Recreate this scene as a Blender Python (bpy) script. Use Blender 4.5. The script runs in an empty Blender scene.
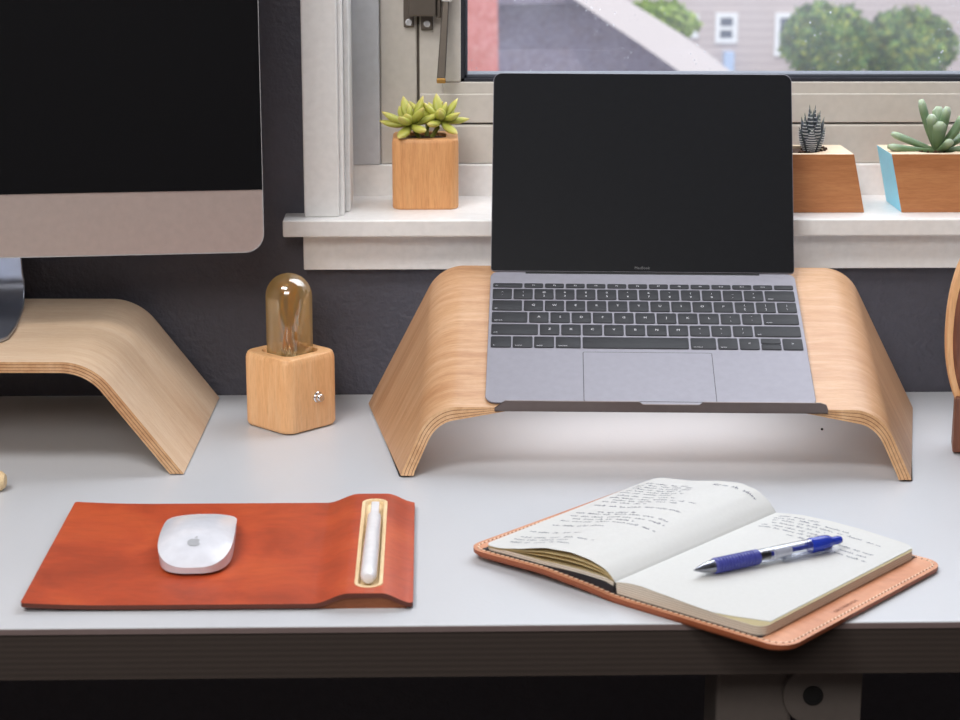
import bpy, bmesh, math, random
from mathutils import Vector, Matrix
random.seed(7)
PI = math.pi
C = bpy.context.scene.collection
DZ = 0.74                                   # desk top above the floor
def S(x, y, z=0.0): return Vector((x*.001, y*.001, DZ + z*.001))   # mm over the desk top -> metres
def L(x, y, z=0.0): return Vector((x*.001, y*.001, z*.001))        # local mm
# ------------------------------------------------------------------ camera
F, PIT, YAW, ROL, CH, CD = 1974.356, .2488, .0270, .0024, 508.478, 1867.635
fw = Vector((math.sin(YAW)*math.cos(PIT), math.cos(YAW)*math.cos(PIT), -math.sin(PIT)))
rt = Vector((math.cos(YAW), -math.sin(YAW), 0)); up = rt.cross(fw)
rt, up = rt*math.cos(ROL)+up*math.sin(ROL), up*math.cos(ROL)-rt*math.sin(ROL)
cd = bpy.data.cameras.new('camera'); cam = bpy.data.objects.new('camera', cd); C.objects.link(cam)
M = Matrix((rt, up, -fw)).transposed().to_4x4(); M.translation = S(0, -CD, CH); cam.matrix_world = M
cd.sensor_width = 36; cd.lens = F/960*36; cd.clip_end = 300; cd.clip_start = .05
cd.dof.use_dof = True; cd.dof.focus_distance = 1.78; cd.dof.aperture_fstop = 14
bpy.context.scene.camera = cam
def far(px, py, y):                          # point outdoors at distance y (m) seen at a pixel
    d = fw + rt*((px-480)/F) - up*((py-360)/F); o = cam.matrix_world.translation
    return o + d*((y-o.y)/d.y)
# ------------------------------------------------------------------ materials
def lin(c): return tuple(((v/255)/12.92 if v/255 <= .04045 else ((v/255+.055)/1.055)**2.4) for v in c)
class Mat:
    def __init__(s, name):
        s.m = bpy.data.materials.new(name); s.m.use_nodes = True
        s.n = s.m.node_tree.nodes; s.l = s.m.node_tree.links; s.b = s.n['Principled BSDF']; s.out = s.n['Material Output']
    def new(s, t, **k):
        n = s.n.new(t)
        for a, v in k.items(): setattr(n, a, v)
        return n
    def coord(s, kind='Object', scale=(1, 1, 1), rot=(0, 0, 0)):
        tc = s.new('ShaderNodeTexCoord'); mp = s.new('ShaderNodeMapping')
        s.l.new(tc.outputs[kind], mp.inputs[0]); mp.inputs['Scale'].default_value = scale; mp.inputs['Rotation'].default_value = rot
        return mp.outputs[0]
    def noise(s, co, scale, detail=3, rough=.5, dist=0):
        n = s.new('ShaderNodeTexNoise'); s.l.new(co, n.inputs['Vector'])
        n.inputs['Scale'].default_value = scale; n.inputs['Detail'].default_value = detail
        n.inputs['Roughness'].default_value = rough; n.inputs['Distortion'].default_value = dist
        return n.outputs['Fac']
    def ramp(s, fac, stops):
        r = s.new('ShaderNodeValToRGB'); s.l.new(fac, r.inputs[0]); e = r.color_ramp.elements
        while len(e) < len(stops): e.new(.5)
        for q, (p, c) in zip(e, stops): q.position = p; q.color = (*c, 1) if len(c) == 3 else c
        return r.outputs[0]
    def bump(s, h, strength=.2, dist=.001):
        b = s.new('ShaderNodeBump'); s.l.new(h, b.inputs['Height']); b.inputs['Strength'].default_value = strength
        b.inputs['Distance'].default_value = dist; s.l.new(b.outputs[0], s.b.inputs['Normal']); return b
    def set(s, **k):
        for a, v in k.items(): s.b.inputs[a.replace('_', ' ')].default_value = v
        return s
def plain(name, rgb, rough=.5, metal=0., **k):
    m = Mat(name); m.b.inputs['Base Color'].default_value = (*lin(rgb), 1); m.set(Roughness=rough, Metallic=metal, **k)
    co = m.coord(); f = m.noise(co, 140, 2); mx = m.ramp(f, [(.3, tuple(v*.96 for v in lin(rgb))), (.7, tuple(min(1, v*1.03) for v in lin(rgb)))])
    m.l.new(mx, m.b.inputs['Base Color']); return m.m
def wood(name, dark, mid, light, co='Object', scale=(1, 1, 1), rough=.45, grain=1.0, knots=False, blotch=.5):
    m = Mat(name); c = m.coord(co, scale)
    a = m.noise(c, 9*grain, 6, .62, .8); fine = m.noise(c, 60*grain, 3, .7)
    c2 = m.coord(co, tuple(max(v*.35, .01) for v in scale)); bl = m.noise(c2, 7, 2, .5, 1.2)
    base = m.ramp(a, [(.28, lin(dark)), (.5, lin(mid)), (.72, lin(light))])
    mix = m.new('ShaderNodeMix', data_type='RGBA', blend_type='MULTIPLY'); mix.inputs[0].default_value = .55
    m.l.new(base, mix.inputs[6]); m.l.new(m.ramp(fine, [(.3, (.74, .66, .58)), (.55, (1, 1, 1))]), mix.inputs[7])
    mix2 = m.new('ShaderNodeMix', data_type='RGBA', blend_type='MULTIPLY'); mix2.inputs[0].default_value = blotch
    m.l.new(mix.outputs[2], mix2.inputs[6]); m.l.new(m.ramp(bl, [(.32, (.80, .68, .58)), (.58, (1, 1, 1))]), mix2.inputs[7])
    m.l.new(mix2.outputs[2], m.b.inputs['Base Color']); m.set(Roughness=rough); m.bump(fine, .06, .0004); return m.m
MT = {}
MT['ply_face'] = wood('birch_veneer', (232, 200, 166), (240, 212, 182), (246, 222, 196), 'UV', (1.6, 16, 1), .42, blotch=.3)
MT['ply_face_warm'] = wood('birch_veneer_warm', (196, 147, 106), (210, 165, 125), (220, 182, 146), 'UV', (1.6, 16, 1), .4, blotch=.6)
for k_ in ('ply_face', 'ply_face_warm'): b_ = MT[k_].node_tree.nodes['Principled BSDF']; b_.inputs['Coat Weight'].default_value = .15; b_.inputs['Coat Roughness'].default_value = .42
MT['ply_light'] = wood('birch_ply_edge_light', (196, 150, 105), (214, 172, 128), (226, 190, 150), 'Object', (6, 6, 6), .6)
MT['ply_dark'] = wood('birch_ply_edge_dark', (128, 84, 54), (148, 100, 66), (164, 116, 80), 'Object', (6, 6, 6), .6)
MT['maple_block'] = wood('maple_block', (232, 176, 122), (240, 188, 136), (244, 200, 152), 'Object', (14, 14, 1.2), .45, blotch=.2)
MT['maple_pot'] = wood('maple_pot', (212, 148, 94), (224, 164, 108), (232, 178, 124), 'Object', (16, 16, 1.2), .5, blotch=.2)
MT['bamboo'] = wood('bamboo', (174, 112, 68), (188, 126, 80), (200, 140, 92), 'Object', (1.2, 12, 12), .5, blotch=.3)
MT['bamboo_top'] = wood('bamboo_top', (226, 200, 170), (236, 214, 186), (244, 224, 200), 'Object', (1.6, 24, 24), .5, blotch=.1)
MT['tray_wood'] = wood('pale_maple', (226, 196, 150), (240, 214, 170), (248, 228, 190), 'Object', (30, 2, 30), .5, blotch=.15)
MT['walnut'] = wood('walnut', (96, 58, 44), (128, 80, 62), (150, 98, 76), 'Object', (26, 26, 2), .5, blotch=.4)
MT['pad_core'] = wood('pad_core_wood', (120, 66, 36), (150, 86, 50), (166, 100, 62), 'Object', (3, 20, 20), .6)
MT['white_paint'] = plain('white_satin_paint', (238, 237, 236), .38)
MT['vinyl'] = plain('cream_vinyl', (206, 200, 192), .4)
MT['vinyl_blue'] = plain('grey_vinyl', (196, 198, 203), .4)
MT['gap'] = plain('dark_gap', (96, 88, 80), .8)
MT['gasket'] = plain('black_gasket', (38, 40, 50), .5)
MT['spacer'] = plain('grey_spacer', (84, 88, 98), .5, .3)
MT['metal_latch'] = plain('brushed_nickel', (112, 104, 96), .42, .8)
MT['brass_tip'] = plain('worn_brass', (196, 150, 86), .4, .8)
MT['alu'] = plain('silver_aluminium', (206, 190, 183), .42, .7)
MT['alu_stand'] = plain('silver_aluminium_stand', (172, 178, 192), .36, .9)
MT['alu_edge'] = plain('bright_aluminium_edge', (240, 240, 242), .25, .6)
MT['space_grey'] = plain('grey_laptop_aluminium', (140, 138, 147), .5, .35)
MT['lip_steel'] = plain('brushed_steel_lip', (118, 106, 102), .32, .9)
MT['rubber'] = plain('black_rubber', (24, 24, 25), .7)
MT['glass_black'] = plain('black_glass_screen', (30, 31, 34), .1); MT['glass_dark'] = plain('darker_glass_screen', (15, 15, 17), .1)
MT['glass_black'].node_tree.nodes['Principled BSDF'].inputs['Specular IOR Level'].default_value = .25
MT['key'] = plain('key_plastic', (30, 31, 37), .6)
MT['legend'] = plain('key_legend', (214, 214, 220), .6)
MT['logo_grey'] = plain('logo_grey', (108, 108, 110), .5)
MT['mouse_white'] = plain('glossy_white', (222, 224, 233), .2)
MT['mouse_base'] = plain('mouse_aluminium', (190, 192, 198), .3, .8)
MT['mouse_logo'] = plain('mouse_logo_grey', (176, 178, 184), .3)
MT['pencil_white'] = plain('white_plastic', (236, 236, 240), .22)
MT['soil'] = plain('dark_potting_soil', (70, 46, 32), .95)
MT['cyan'] = plain('light_blue_paint', (140, 224, 255), .4)
MT['ink'] = plain('blue_black_ink', (58, 60, 92), .6)
MT['dark_cover'] = plain('black_notebook_cover', (30, 30, 36), .6)
MT['block_edge'] = None
MT['thread'] = plain('pale_stitching_thread', (240, 214, 188), .7)
MT['hole'] = plain('stamped_dark_leather', (140, 84, 60), .7)
MT['chrome'] = plain('polished_chrome', (220, 220, 222), .1, 1.)
MT['dark_metal'] = plain('dark_metal', (60, 58, 58), .3, .9)
MT['gold_wire'] = plain('gold_wire', (232, 176, 92), .25, .9)
MT['frosted_metal'] = plain('grey_painted_frame', (112, 104, 99), .5)
MT['blue_rubber'] = plain('blue_rubber_grip', (66, 70, 150), .45)
MT['blue_plastic'] = plain('blue_plastic', (38, 58, 170), .2)
MT['silver_tip'] = plain('silver_tip', (160, 162, 170), .22, .9)

def m_desk():
    m = Mat('white_desk_paint'); c = m.coord(); n = m.noise(c, 260, 2, .5); big = m.noise(c, 5, 2)
    m.l.new(m.ramp(big, [(.3, lin((200, 203, 209))), (.7, lin((205, 208, 214)))]), m.b.inputs['Base Color'])
    m.set(Roughness=.34); m.bump(n, .22, .0006); return m.m
MT['desk'] = m_desk()
def m_desk_edge():
    m = Mat('dark_plywood_edge'); c = m.coord()
    sx = m.new('ShaderNodeSeparateXYZ'); m.l.new(c, sx.inputs[0])
    w = m.new('ShaderNodeMath', operation='MULTIPLY'); m.l.new(sx.outputs['Z'], w.inputs[0]); w.inputs[1].default_value = 2*PI/.0042
    s = m.new('ShaderNodeMath', operation='SINE'); m.l.new(w.outputs[0], s.inputs[0])
    r = m.new('ShaderNodeMapRange'); m.l.new(s.outputs[0], r.inputs[0]); r.inputs[1].default_value = -1
    m.l.new(m.ramp(r.outputs[0], [(.2, lin((52, 43, 38))), (.9, lin((60, 50, 45)))]), m.b.inputs['Base Color'])
    m.set(Roughness=.7); m.bump(r.outputs[0], .12, .0003); return m.m
MT['desk_edge'] = m_desk_edge()
MT['desk_edge_top'] = plain('grey_edge_band', (122, 106, 104), .5)
def m_wall():
    m = Mat('charcoal_wall_paint'); c = m.coord()
    n = m.noise(c, 210, 3, .55); n2 = m.noise(c, 90, 2)
    m.l.new(m.ramp(n2, [(.3, lin((72, 72, 82))), (.7, lin((76, 76, 87)))]), m.b.inputs['Base Color'])
    a = m.new('ShaderNodeMath', operation='ADD'); m.l.new(n, a.inputs[0]); m.l.new(n2, a.inputs[1])
    m.set(Roughness=.5); m.bump(a.outputs[0], .6, .0022); return m.m
MT['wall'] = m_wall()
MT['room'] = plain('grey_room_paint', (150, 148, 150), .8)
MT['ceiling'] = plain('white_ceiling_paint', (220, 220, 220), .9)
MT['floor'] = wood('dark_floor_boards', (60, 46, 38), (80, 62, 50), (96, 76, 62), 'Object', (1, 8, 8), .5)
def m_leather(name, dark, mid, light, rough=.42):
    m = Mat(name); c = m.coord('Object', (1, 1, 1)); b = m.noise(c, 14, 5, .6, .6); f = m.noise(c, 420, 3, .6); sc = m.noise(m.coord('Object', (1, 3, 1)), 55, 3, .6)
    base = m.ramp(b, [(.3, lin(dark)), (.5, lin(mid)), (.72, lin(light))])
    mix = m.new('ShaderNodeMix', data_type='RGBA', blend_type='MULTIPLY'); mix.inputs[0].default_value = .5
    m.l.new(base, mix.inputs[6]); m.l.new(m.ramp(sc, [(.3, (.8, .76, .74)), (.55, (1, 1, 1))]), mix.inputs[7])
    m.l.new(mix.outputs[2], m.b.inputs['Base Color']); m.set(Roughness=rough); m.bump(f, .12, .0004); return m.m
MT['leather'] = m_leather('brown_orange_leather', (158, 60, 32), (186, 74, 40), (204, 92, 48))
MT['leather_edge'] = plain('dark_leather_edge', (92, 42, 26), .5)
MT['leather_tan'] = m_leather('natural_tan_leather', (190, 124, 90), (208, 144, 108), (222, 162, 128), .5)
MT['leather_tan_edge'] = plain('tan_leather_edge', (150, 82, 52), .5)
def m_paper(name, rgb, trans=.25):
    m = Mat(name); m.b.inputs['Base Color'].default_value = (*lin(rgb), 1); m.set(Roughness=.85)
    t = m.new('ShaderNodeBsdfTranslucent'); t.inputs[0].default_value = (*lin((240, 214, 150)), 1)
    f = m.noise(m.coord(), 300, 2); m.l.new(m.ramp(f, [(.3, tuple(v*.97 for v in lin(rgb))), (.7, lin(rgb))]), m.b.inputs['Base Color'])
    mx = m.new('ShaderNodeMixShader'); mx.inputs[0].default_value = trans
    m.l.new(m.b.outputs[0], mx.inputs[1]); m.l.new(t.outputs[0], mx.inputs[2]); m.l.new(mx.outputs[0], m.out.inputs[0]); return m.m
MT['paper'] = m_paper('white_paper', (227, 229, 229), .15)
MT['paper_cream'] = m_paper('cream_paper', (222, 208, 164), .35)
def m_block():
    m = Mat('page_block_edge'); c = m.coord(); sx = m.new('ShaderNodeSeparateXYZ'); m.l.new(c, sx.inputs[0])
    w = m.new('ShaderNodeMath', operation='MULTIPLY'); m.l.new(sx.outputs['Z'], w.inputs[0]); w.inputs[1].default_value = 2*PI/.0016
    s = m.new('ShaderNodeMath', operation='SINE'); m.l.new(w.outputs[0], s.inputs[0])
    r = m.new('ShaderNodeMapRange'); m.l.new(s.outputs[0], r.inputs[0]); r.inputs[1].default_value = -1
    m.l.new(m.ramp(r.outputs[0], [(.1, lin((186, 172, 154))), (.8, lin((222, 212, 198)))]), m.b.inputs['Base Color'])
    m.set(Roughness=.9); m.bump(r.outputs[0], .4, .0003); return m.m
MT['block_edge'] = m_block()
def m_glass(name, tint, refl_lo, refl_hi, dirt=0., amber=0.):
    m = Mat(name); m.n.remove(m.b)
    t = m.new('ShaderNodeBsdfTransparent'); t.inputs[0].default_value = (*tint, 1)
    g = m.new('ShaderNodeBsdfGlossy'); g.inputs['Roughness'].default_value = .03
    lw = m.new('ShaderNodeLayerWeight'); lw.inputs[0].default_value = .35
    mr = m.new('ShaderNodeMapRange'); m.l.new(lw.outputs['Facing'], mr.inputs[0]); mr.inputs[3].default_value = refl_lo; mr.inputs[4].default_value = refl_hi
    mx = m.new('ShaderNodeMixShader'); m.l.new(mr.outputs[0], mx.inputs[0]); m.l.new(t.outputs[0], mx.inputs[1]); m.l.new(g.outputs[0], mx.inputs[2])
    last = mx.outputs[0]
    if amber:
        am = m.new('ShaderNodeBsdfTranslucent'); am.inputs[0].default_value = (1, .78, .42, 1); am2 = m.new('ShaderNodeMixShader'); am2.inputs[0].default_value = amber
        m.l.new(last, am2.inputs[1]); m.l.new(am.outputs[0], am2.inputs[2]); last = am2.outputs[0]
    if dirt:
        tl = m.new('ShaderNodeBsdfTranslucent'); tl.inputs[0].default_value = (.9, .92, .95, 1)
        co = m.coord('Object', (1, 1, 1)); f = m.noise(co, 6, 4, .6); v = m.new('ShaderNodeTexVoronoi'); m.l.new(m.coord('Object', (1, 1, .85)), v.inputs['Vector']); v.inputs['Scale'].default_value = 130
        sp = m.ramp(v.outputs['Distance'], [(.05, (1, 1, 1)), (.16, (0, 0, 0))])
        sel = m.noise(m.coord('Object', (1, 1, 1)), 16, 2); selr = m.ramp(sel, [(.5, (0, 0, 0)), (.62, (1, 1, 1))])
        mu = m.new('ShaderNodeMath', operation='MULTIPLY'); m.l.new(sp, mu.inputs[0]); m.l.new(selr, mu.inputs[1])
        mu2 = m.new('ShaderNodeMath', operation='MULTIPLY'); m.l.new(mu.outputs[0], mu2.inputs[0]); mu2.inputs[1].default_value = .45
        base = m.new('ShaderNodeMapRange'); m.l.new(f, base.inputs[0]); base.inputs[1].default_value = .3; base.inputs[2].default_value = .7; base.inputs[3].default_value = dirt*.5; base.inputs[4].default_value = dirt*1.5
        ad = m.new('ShaderNodeMath', operation='ADD'); m.l.new(mu2.outputs[0], ad.inputs[0]); m.l.new(base.outputs[0], ad.inputs[1])
        mx2 = m.new('ShaderNodeMixShader'); m.l.new(ad.outputs[0], mx2.inputs[0]); m.l.new(last, mx2.inputs[1]); m.l.new(tl.outputs[0], mx2.inputs[2]); last = mx2.outputs[0]
    m.l.new(last, m.out.inputs[0]); return m.m
MT['window_glass'] = m_glass('dusty_window_glass', (.97, .98, .98), .04, .6, .06)
MT['bulb_glass'] = m_glass('amber_bulb_glass', (1, .92, .70), .22, .85, amber=.3)
MT['clear_plastic'] = m_glass('clear_plastic', (.80, .82, .88), .12, .7)
def m_leaf(name, base, tip, zs, tipcol=None):
    m = Mat(name); at = m.new('ShaderNodeAttribute', attribute_name='along'); at.attribute_type = 'GEOMETRY'
    m.l.new(m.ramp(at.outputs['Fac'], [(0., lin(base)), (.75, lin(tip)), (1., lin(tipcol or tip))]), m.b.inputs['Base Color'])
    m.set(Roughness=.42); m.b.inputs['Subsurface Weight'].default_value = .25; m.b.inputs['Subsurface Radius'].default_value = (.004, .005, .001); m.b.inputs['Subsurface Scale'].default_value = 1
    return m.m
MT['leaf_yellow'] = m_leaf('yellow_green_leaf', (140, 148, 62), (190, 190, 92), 1, (214, 196, 120))
MT['leaf_grey'] = m_leaf('grey_green_leaf', (92, 116, 74), (108, 134, 100), 1, (170, 186, 160))
MT['leaf_dark'] = m_leaf('dark_zebra_leaf', (58, 66, 72), (64, 72, 80), 1, (120, 126, 130))
MT['zebra_white'] = plain('white_leaf_ridges', (206, 208, 210), .6)
MT['siding'] = None
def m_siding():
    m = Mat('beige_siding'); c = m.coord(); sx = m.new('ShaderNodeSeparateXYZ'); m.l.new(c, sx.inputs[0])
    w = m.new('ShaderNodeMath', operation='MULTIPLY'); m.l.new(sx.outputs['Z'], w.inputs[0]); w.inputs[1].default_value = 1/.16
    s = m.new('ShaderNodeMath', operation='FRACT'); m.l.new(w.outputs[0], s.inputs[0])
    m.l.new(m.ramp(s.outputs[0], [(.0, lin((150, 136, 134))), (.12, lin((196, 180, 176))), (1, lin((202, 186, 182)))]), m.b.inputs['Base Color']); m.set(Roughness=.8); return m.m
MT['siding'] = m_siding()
MT['shingle'] = wood('purple_grey_shingles', (104, 94, 114), (126, 116, 136), (150, 140, 158), 'Object', (3, 3, 3), .9)
MT['rake'] = plain('pale_fascia_paint', (226, 214, 210), .6)
MT['brick_red'] = wood('pink_red_painted_wall', (196, 104, 98), (208, 128, 122), (222, 160, 154), 'Object', (3, 3, 3), .8)
MT['foliage'] = wood('green_foliage', (36, 74, 56), (96, 136, 62), (226, 222, 92), 'Object', (1.1, 1.1, 1.1), .7)
MT['foliage2'] = wood('bright_green_foliage', (80, 120, 52), (150, 180, 72), (208, 216, 120), 'Object', (2, 2, 2), .7)
MT['ground'] = plain('grey_asphalt', (150, 146, 156), .9)
MT['dark_window'] = plain('dark_window_pane', (58, 66, 90), .1)
MT['blue_paint'] = plain('pale_blue_paint', (176, 196, 226), .6)
# ------------------------------------------------------------------ object helpers
def props(o, label=None, cat=None, group=None, kind=None):
    for k, v in (('label', label), ('category', cat), ('group', group), ('kind', kind)):
        if v: o[k] = v
    return o
def thing(name, label, cat, loc=(0, 0, 0), rotz=0, group=None, mat=None, kind=None):
    o = bpy.data.objects.new(name, None); C.objects.link(o); o.empty_display_size = .02
    if mat is not None: o.matrix_world = mat
    else: o.location = loc; o.rotation_euler = (0, 0, rotz)
    return props(o, label, cat, group, kind)
def finish(name, bm, mats, parent=None, smooth=35, loc=None, mtx=None, bevel=0, bseg=2, sub=0):
    me = bpy.data.meshes.new(name); bm.normal_update(); bm.to_mesh(me); bm.free()
    for m in (mats if isinstance(mats, (list, tuple)) else [mats]): me.materials.append(MT[m])
    o = bpy.data.objects.new(name, me); C.objects.link(o)
    if parent is not None: o.parent = parent
    if mtx is not None: o.matrix_local = mtx
    elif loc is not None: o.location = loc
    if bevel:
        b = o.modifiers.new('bevel', 'BEVEL'); b.width = bevel*.001; b.segments = bseg; b.limit_method = 'ANGLE'; b.angle_limit = math.radians(40)
        b.harden_normals = False
    if sub: s = o.modifiers.new('sub', 'SUBSURF'); s.levels = sub; s.render_levels = sub
    if smooth:
        for p in me.polygons: p.use_smooth = True
        if smooth < 180: me.set_sharp_from_angle(angle=math.radians(smooth))
    return o
def box(bm, x0, x1, y0, y1, z0, z1, mi=0, mtx=None):   # mm
    vs = [bm.verts.new(L(x, y, z)) for x in (x0, x1) for y in (y0, y1) for z in (z0, z1)]
    if mtx is not None:
        for v in vs: v.co = mtx @ v.co
    for f in ((0, 1, 3, 2), (4, 6, 7, 5), (0, 4, 5, 1), (2, 3, 7, 6), (0, 2, 6, 4), (1, 5, 7, 3)):
        bm.faces.new([vs[i] for i in f]).material_index = mi
    return vs
def B(*a, **k):
    bm = bmesh.new(); box(bm, *a, **k); return bm
def loft(bm, rings, cap=True, mi=0, closed=True):      # rings: lists of Vector (m)
    R = [[bm.verts.new(p) for p in r] for r in rings]; n = len(R[0])
    for a, b in zip(R, R[1:]):
        for i in range(n if closed else n-1):
            j = (i+1) % n; bm.faces.new((a[i], a[j], b[j], b[i])).material_index = mi
    if cap and closed:
        bm.faces.new(list(reversed(R[0]))).material_index = mi; bm.faces.new(R[-1]).material_index = mi
    return R
def circ(c, ax, r, n=24, r2=None, up0=None):
    ax = Vector(ax).normalized(); u = (up0 or (Vector((0, 0, 1)) if abs(ax.z) < .9 else Vector((1, 0, 0)))).cross(ax).normalized(); v = ax.cross(u)
    return [c+u*(r*math.cos(2*PI*i/n))+v*((r2 or r)*math.sin(2*PI*i/n)) for i in range(n)]
def lathe(bm, prof, origin=Vector((0, 0, 0)), ax=(0, 0, 1), n=32, mi=0, cap=True):   # prof: (radius mm, height mm)
    ax = Vector(ax).normalized(); loft(bm, [circ(origin+ax*(h*.001), ax, max(r, .01)*.001, n) for r, h in prof], cap, mi)
def tube(bm, pts, r, n=8, mi=0):
    rings = []
    for i, p in enumerate(pts):
        t = (pts[min(i+1, len(pts)-1)]-pts[max(i-1, 0)]); rr = r[i] if isinstance(r, (list, tuple)) else r
        rings.append(circ(p, t, rr*.001, n))
    loft(bm, rings, True, mi)
def rrect(w, d, r, n=8, rs=None):          # rounded rectangle outline (mm), centred
    out = []
    for k, (sx, sy, a0) in enumerate(((1, 1, 0), (-1, 1, 90), (-1, -1, 180), (1, -1, 270))):
        rr = (rs[k] if rs else r)
        for i in range(n+1):
            a = math.radians(a0+90*i/n); out.append((sx*(w/2-rr)+rr*math.cos(a), sy*(d/2-rr)+rr*math.sin(a)))
    return out
def prism(bm, outline, z0, z1, mi=0, inset=0, insets=None):
    n = len(outline); cx = sum(p[0] for p in outline)/n; cy = sum(p[1] for p in outline)/n
    def ring(z, k):
        hw = max(abs(p[0]-cx) for p in outline); hd = max(abs(p[1]-cy) for p in outline)
        return [L(cx+(p[0]-cx)*(1-k/hw), cy+(p[1]-cy)*(1-k/hd), z) for p in outline]
    if inset: loft(bm, [ring(z0, inset), ring(z0+inset*.4, inset*.3), ring(z0+inset, 0), ring(z1-inset, 0), ring(z1-inset*.4, inset*.3), ring(z1, inset)], True, mi)
    else: loft(bm, [ring(z0, 0), ring(z1, 0)], True, mi)
def P(*a, inset=0, **k):
    bm = bmesh.new(); prism(bm, *a, inset=inset, **k); return bm
def structure(name, bm, m, **k):
    o = finish(name, bm, m, **k); o['kind'] = 'structure'; return o
def world_off(): return Matrix.Translation((0, 0, DZ))
def text_mesh(body, size, mat, parent, mtx, name='legend', align='CENTER', ext=.02, spacing=1.0):
    cu = bpy.data.curves.new(name, 'FONT'); cu.body = body; cu.size = size*.001; cu.align_x = align; cu.align_y = 'CENTER'
    cu.extrude = ext*.001; cu.resolution_u = 2; cu.space_character = spacing
    t = bpy.data.objects.new('tmp', cu); C.objects.link(t)
    me = bpy.data.meshes.new_from_object(t.evaluated_get(bpy.context.evaluated_depsgraph_get()))
    bpy.data.objects.remove(t); me.materials.clear(); me.materials.append(MT[mat])
    o = bpy.data.objects.new(name, me); C.objects.link(o); o.parent = parent; o.matrix_local = mtx; return o
W0 = Matrix.Translation((0, 0, DZ))
# ------------------------------------------------------------------ room
XL, XR, YF, HT = -2200, 2600, -3300, 2600-740
OX0, OX1, OZ0, OZ1 = -82, 1150, 163, 1400        # window opening
WT = 150
bm = bmesh.new()
box(bm, XL, OX0, 0, WT, -740, HT); box(bm, OX1, XR, 0, WT, -740, HT)
box(bm, OX0, OX1, 0, WT, -740, OZ0); box(bm, OX0, OX1, 0, WT, OZ1, HT)
structure('wall_back', bm, 'wall', mtx=W0, smooth=0)
structure('wall_left', B(XL-100, XL, YF-100, WT, -740, HT), 'room', mtx=W0, smooth=0)
structure('wall_right', B(XR, XR+100, YF-100, WT, -740, HT), 'room', mtx=W0, smooth=0)
structure('wall_front', B(XL, XR, YF-100, YF, -740, HT), 'room', mtx=W0, smooth=0)
structure('floor', B(XL-100, XR+100, YF-100, WT, -840, -740), 'floor', mtx=W0, smooth=0)
structure('ceiling', B(XL-100, XR+100, YF-100, WT, HT, HT+100), 'ceiling', mtx=W0, smooth=0)
# window
win = thing('window_1', None, None, S(0, 0, 0), kind='structure')
def wp(name, bm, m, **k):
    return finish(name, bm, m, win, **k)
bm = bmesh.new(); box(bm, -116.5, -83.5, -22, 0, 179.4, OZ1+36); box(bm, -116.5, OX1+36, -22, 0, OZ1, OZ1+36); box(bm, OX1, OX1+36, -22, 0, 179.4, OZ1)
wp('casing', bm, 'white_paint', bevel=1.5, smooth=0)
bm = bmesh.new(); box(bm, -84, -79, -14, 98, 179.4, OZ1); box(bm, -79, -74, 6, 98, 179.4, OZ1); box(bm, OX1-8, OX1, -14, 98, 179.4, OZ1); box(bm, OX0, OX1, -14, 98, OZ1-8, OZ1)
wp('side_jamb', bm, 'white_paint', bevel=1.2, smooth=0)
bm = bmesh.new(); box(bm, -136, OX1+52, -40, 99, 163.4, 179.4)
wp('window_sill', bm, 'white_paint', bevel=1.5, smooth=0)
wp('apron', B(-118.5, OX1+34, -15, 0, 127, 163.4), 'white_paint', bevel=1, smooth=0)
wp('sill_riser', B(-76, OX1-8, 98, 150, 172, 211), 'white_paint', bevel=1.5, smooth=0)
bm = bmesh.new(); box(bm, -76, -47, 97, 150, 211, OZ1-8)
wp('stop_strip', bm, 'vinyl_blue', bevel=1.5, smooth=0)
bm = bmesh.new(); box(bm, -47, -10, 106, 150, 211, OZ1-8); box(bm, -47, OX1-8, 103, 150, 211, 250.2)
wp('outer_frame', bm, 'vinyl', bevel=2, smooth=0)
bm = bmesh.new(); box(bm, -10.5, OX1-10, 112, 149, 249, 254); box(bm, -10.5, -7, 110, 149, 250, OZ1-8)
wp('shadow_gap', bm, 'gap', smooth=0)
bm = bmesh.new(); box(bm, -7.5, 16, 106, 148, 252, OZ1-10); box(bm, 16, 33.5, 104, 148, 293, OZ1-10); box(bm, -7.5, OX1-12, 104, 148, 252, 281); box(bm, 16, OX1-12, 106, 148, 280, 292.6); box(bm, OX1-60, OX1-12, 104, 148, 252, OZ1-10)
wp('sash', bm, 'vinyl', bevel=1.2, smooth=0)
bm = bmesh.new(); box(bm, 33.5, 37, 108, 146, 292, OZ1-30); box(bm, 33.5, OX1-60, 108, 146, 292, 296)
wp('gasket', bm, 'gasket', smooth=0)
bm = bmesh.new(); box(bm, 37, 40.5, 114, 145, 296, OZ1-30); box(bm, 37, OX1-60, 114, 145, 296, 299.5)
wp('glazing_spacer', bm, 'spacer', bevel=.8, smooth=0)
wp('glass_pane', B(37, OX1-60, 122, 126, 296, OZ1-30), 'window_glass', smooth=0)
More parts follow.
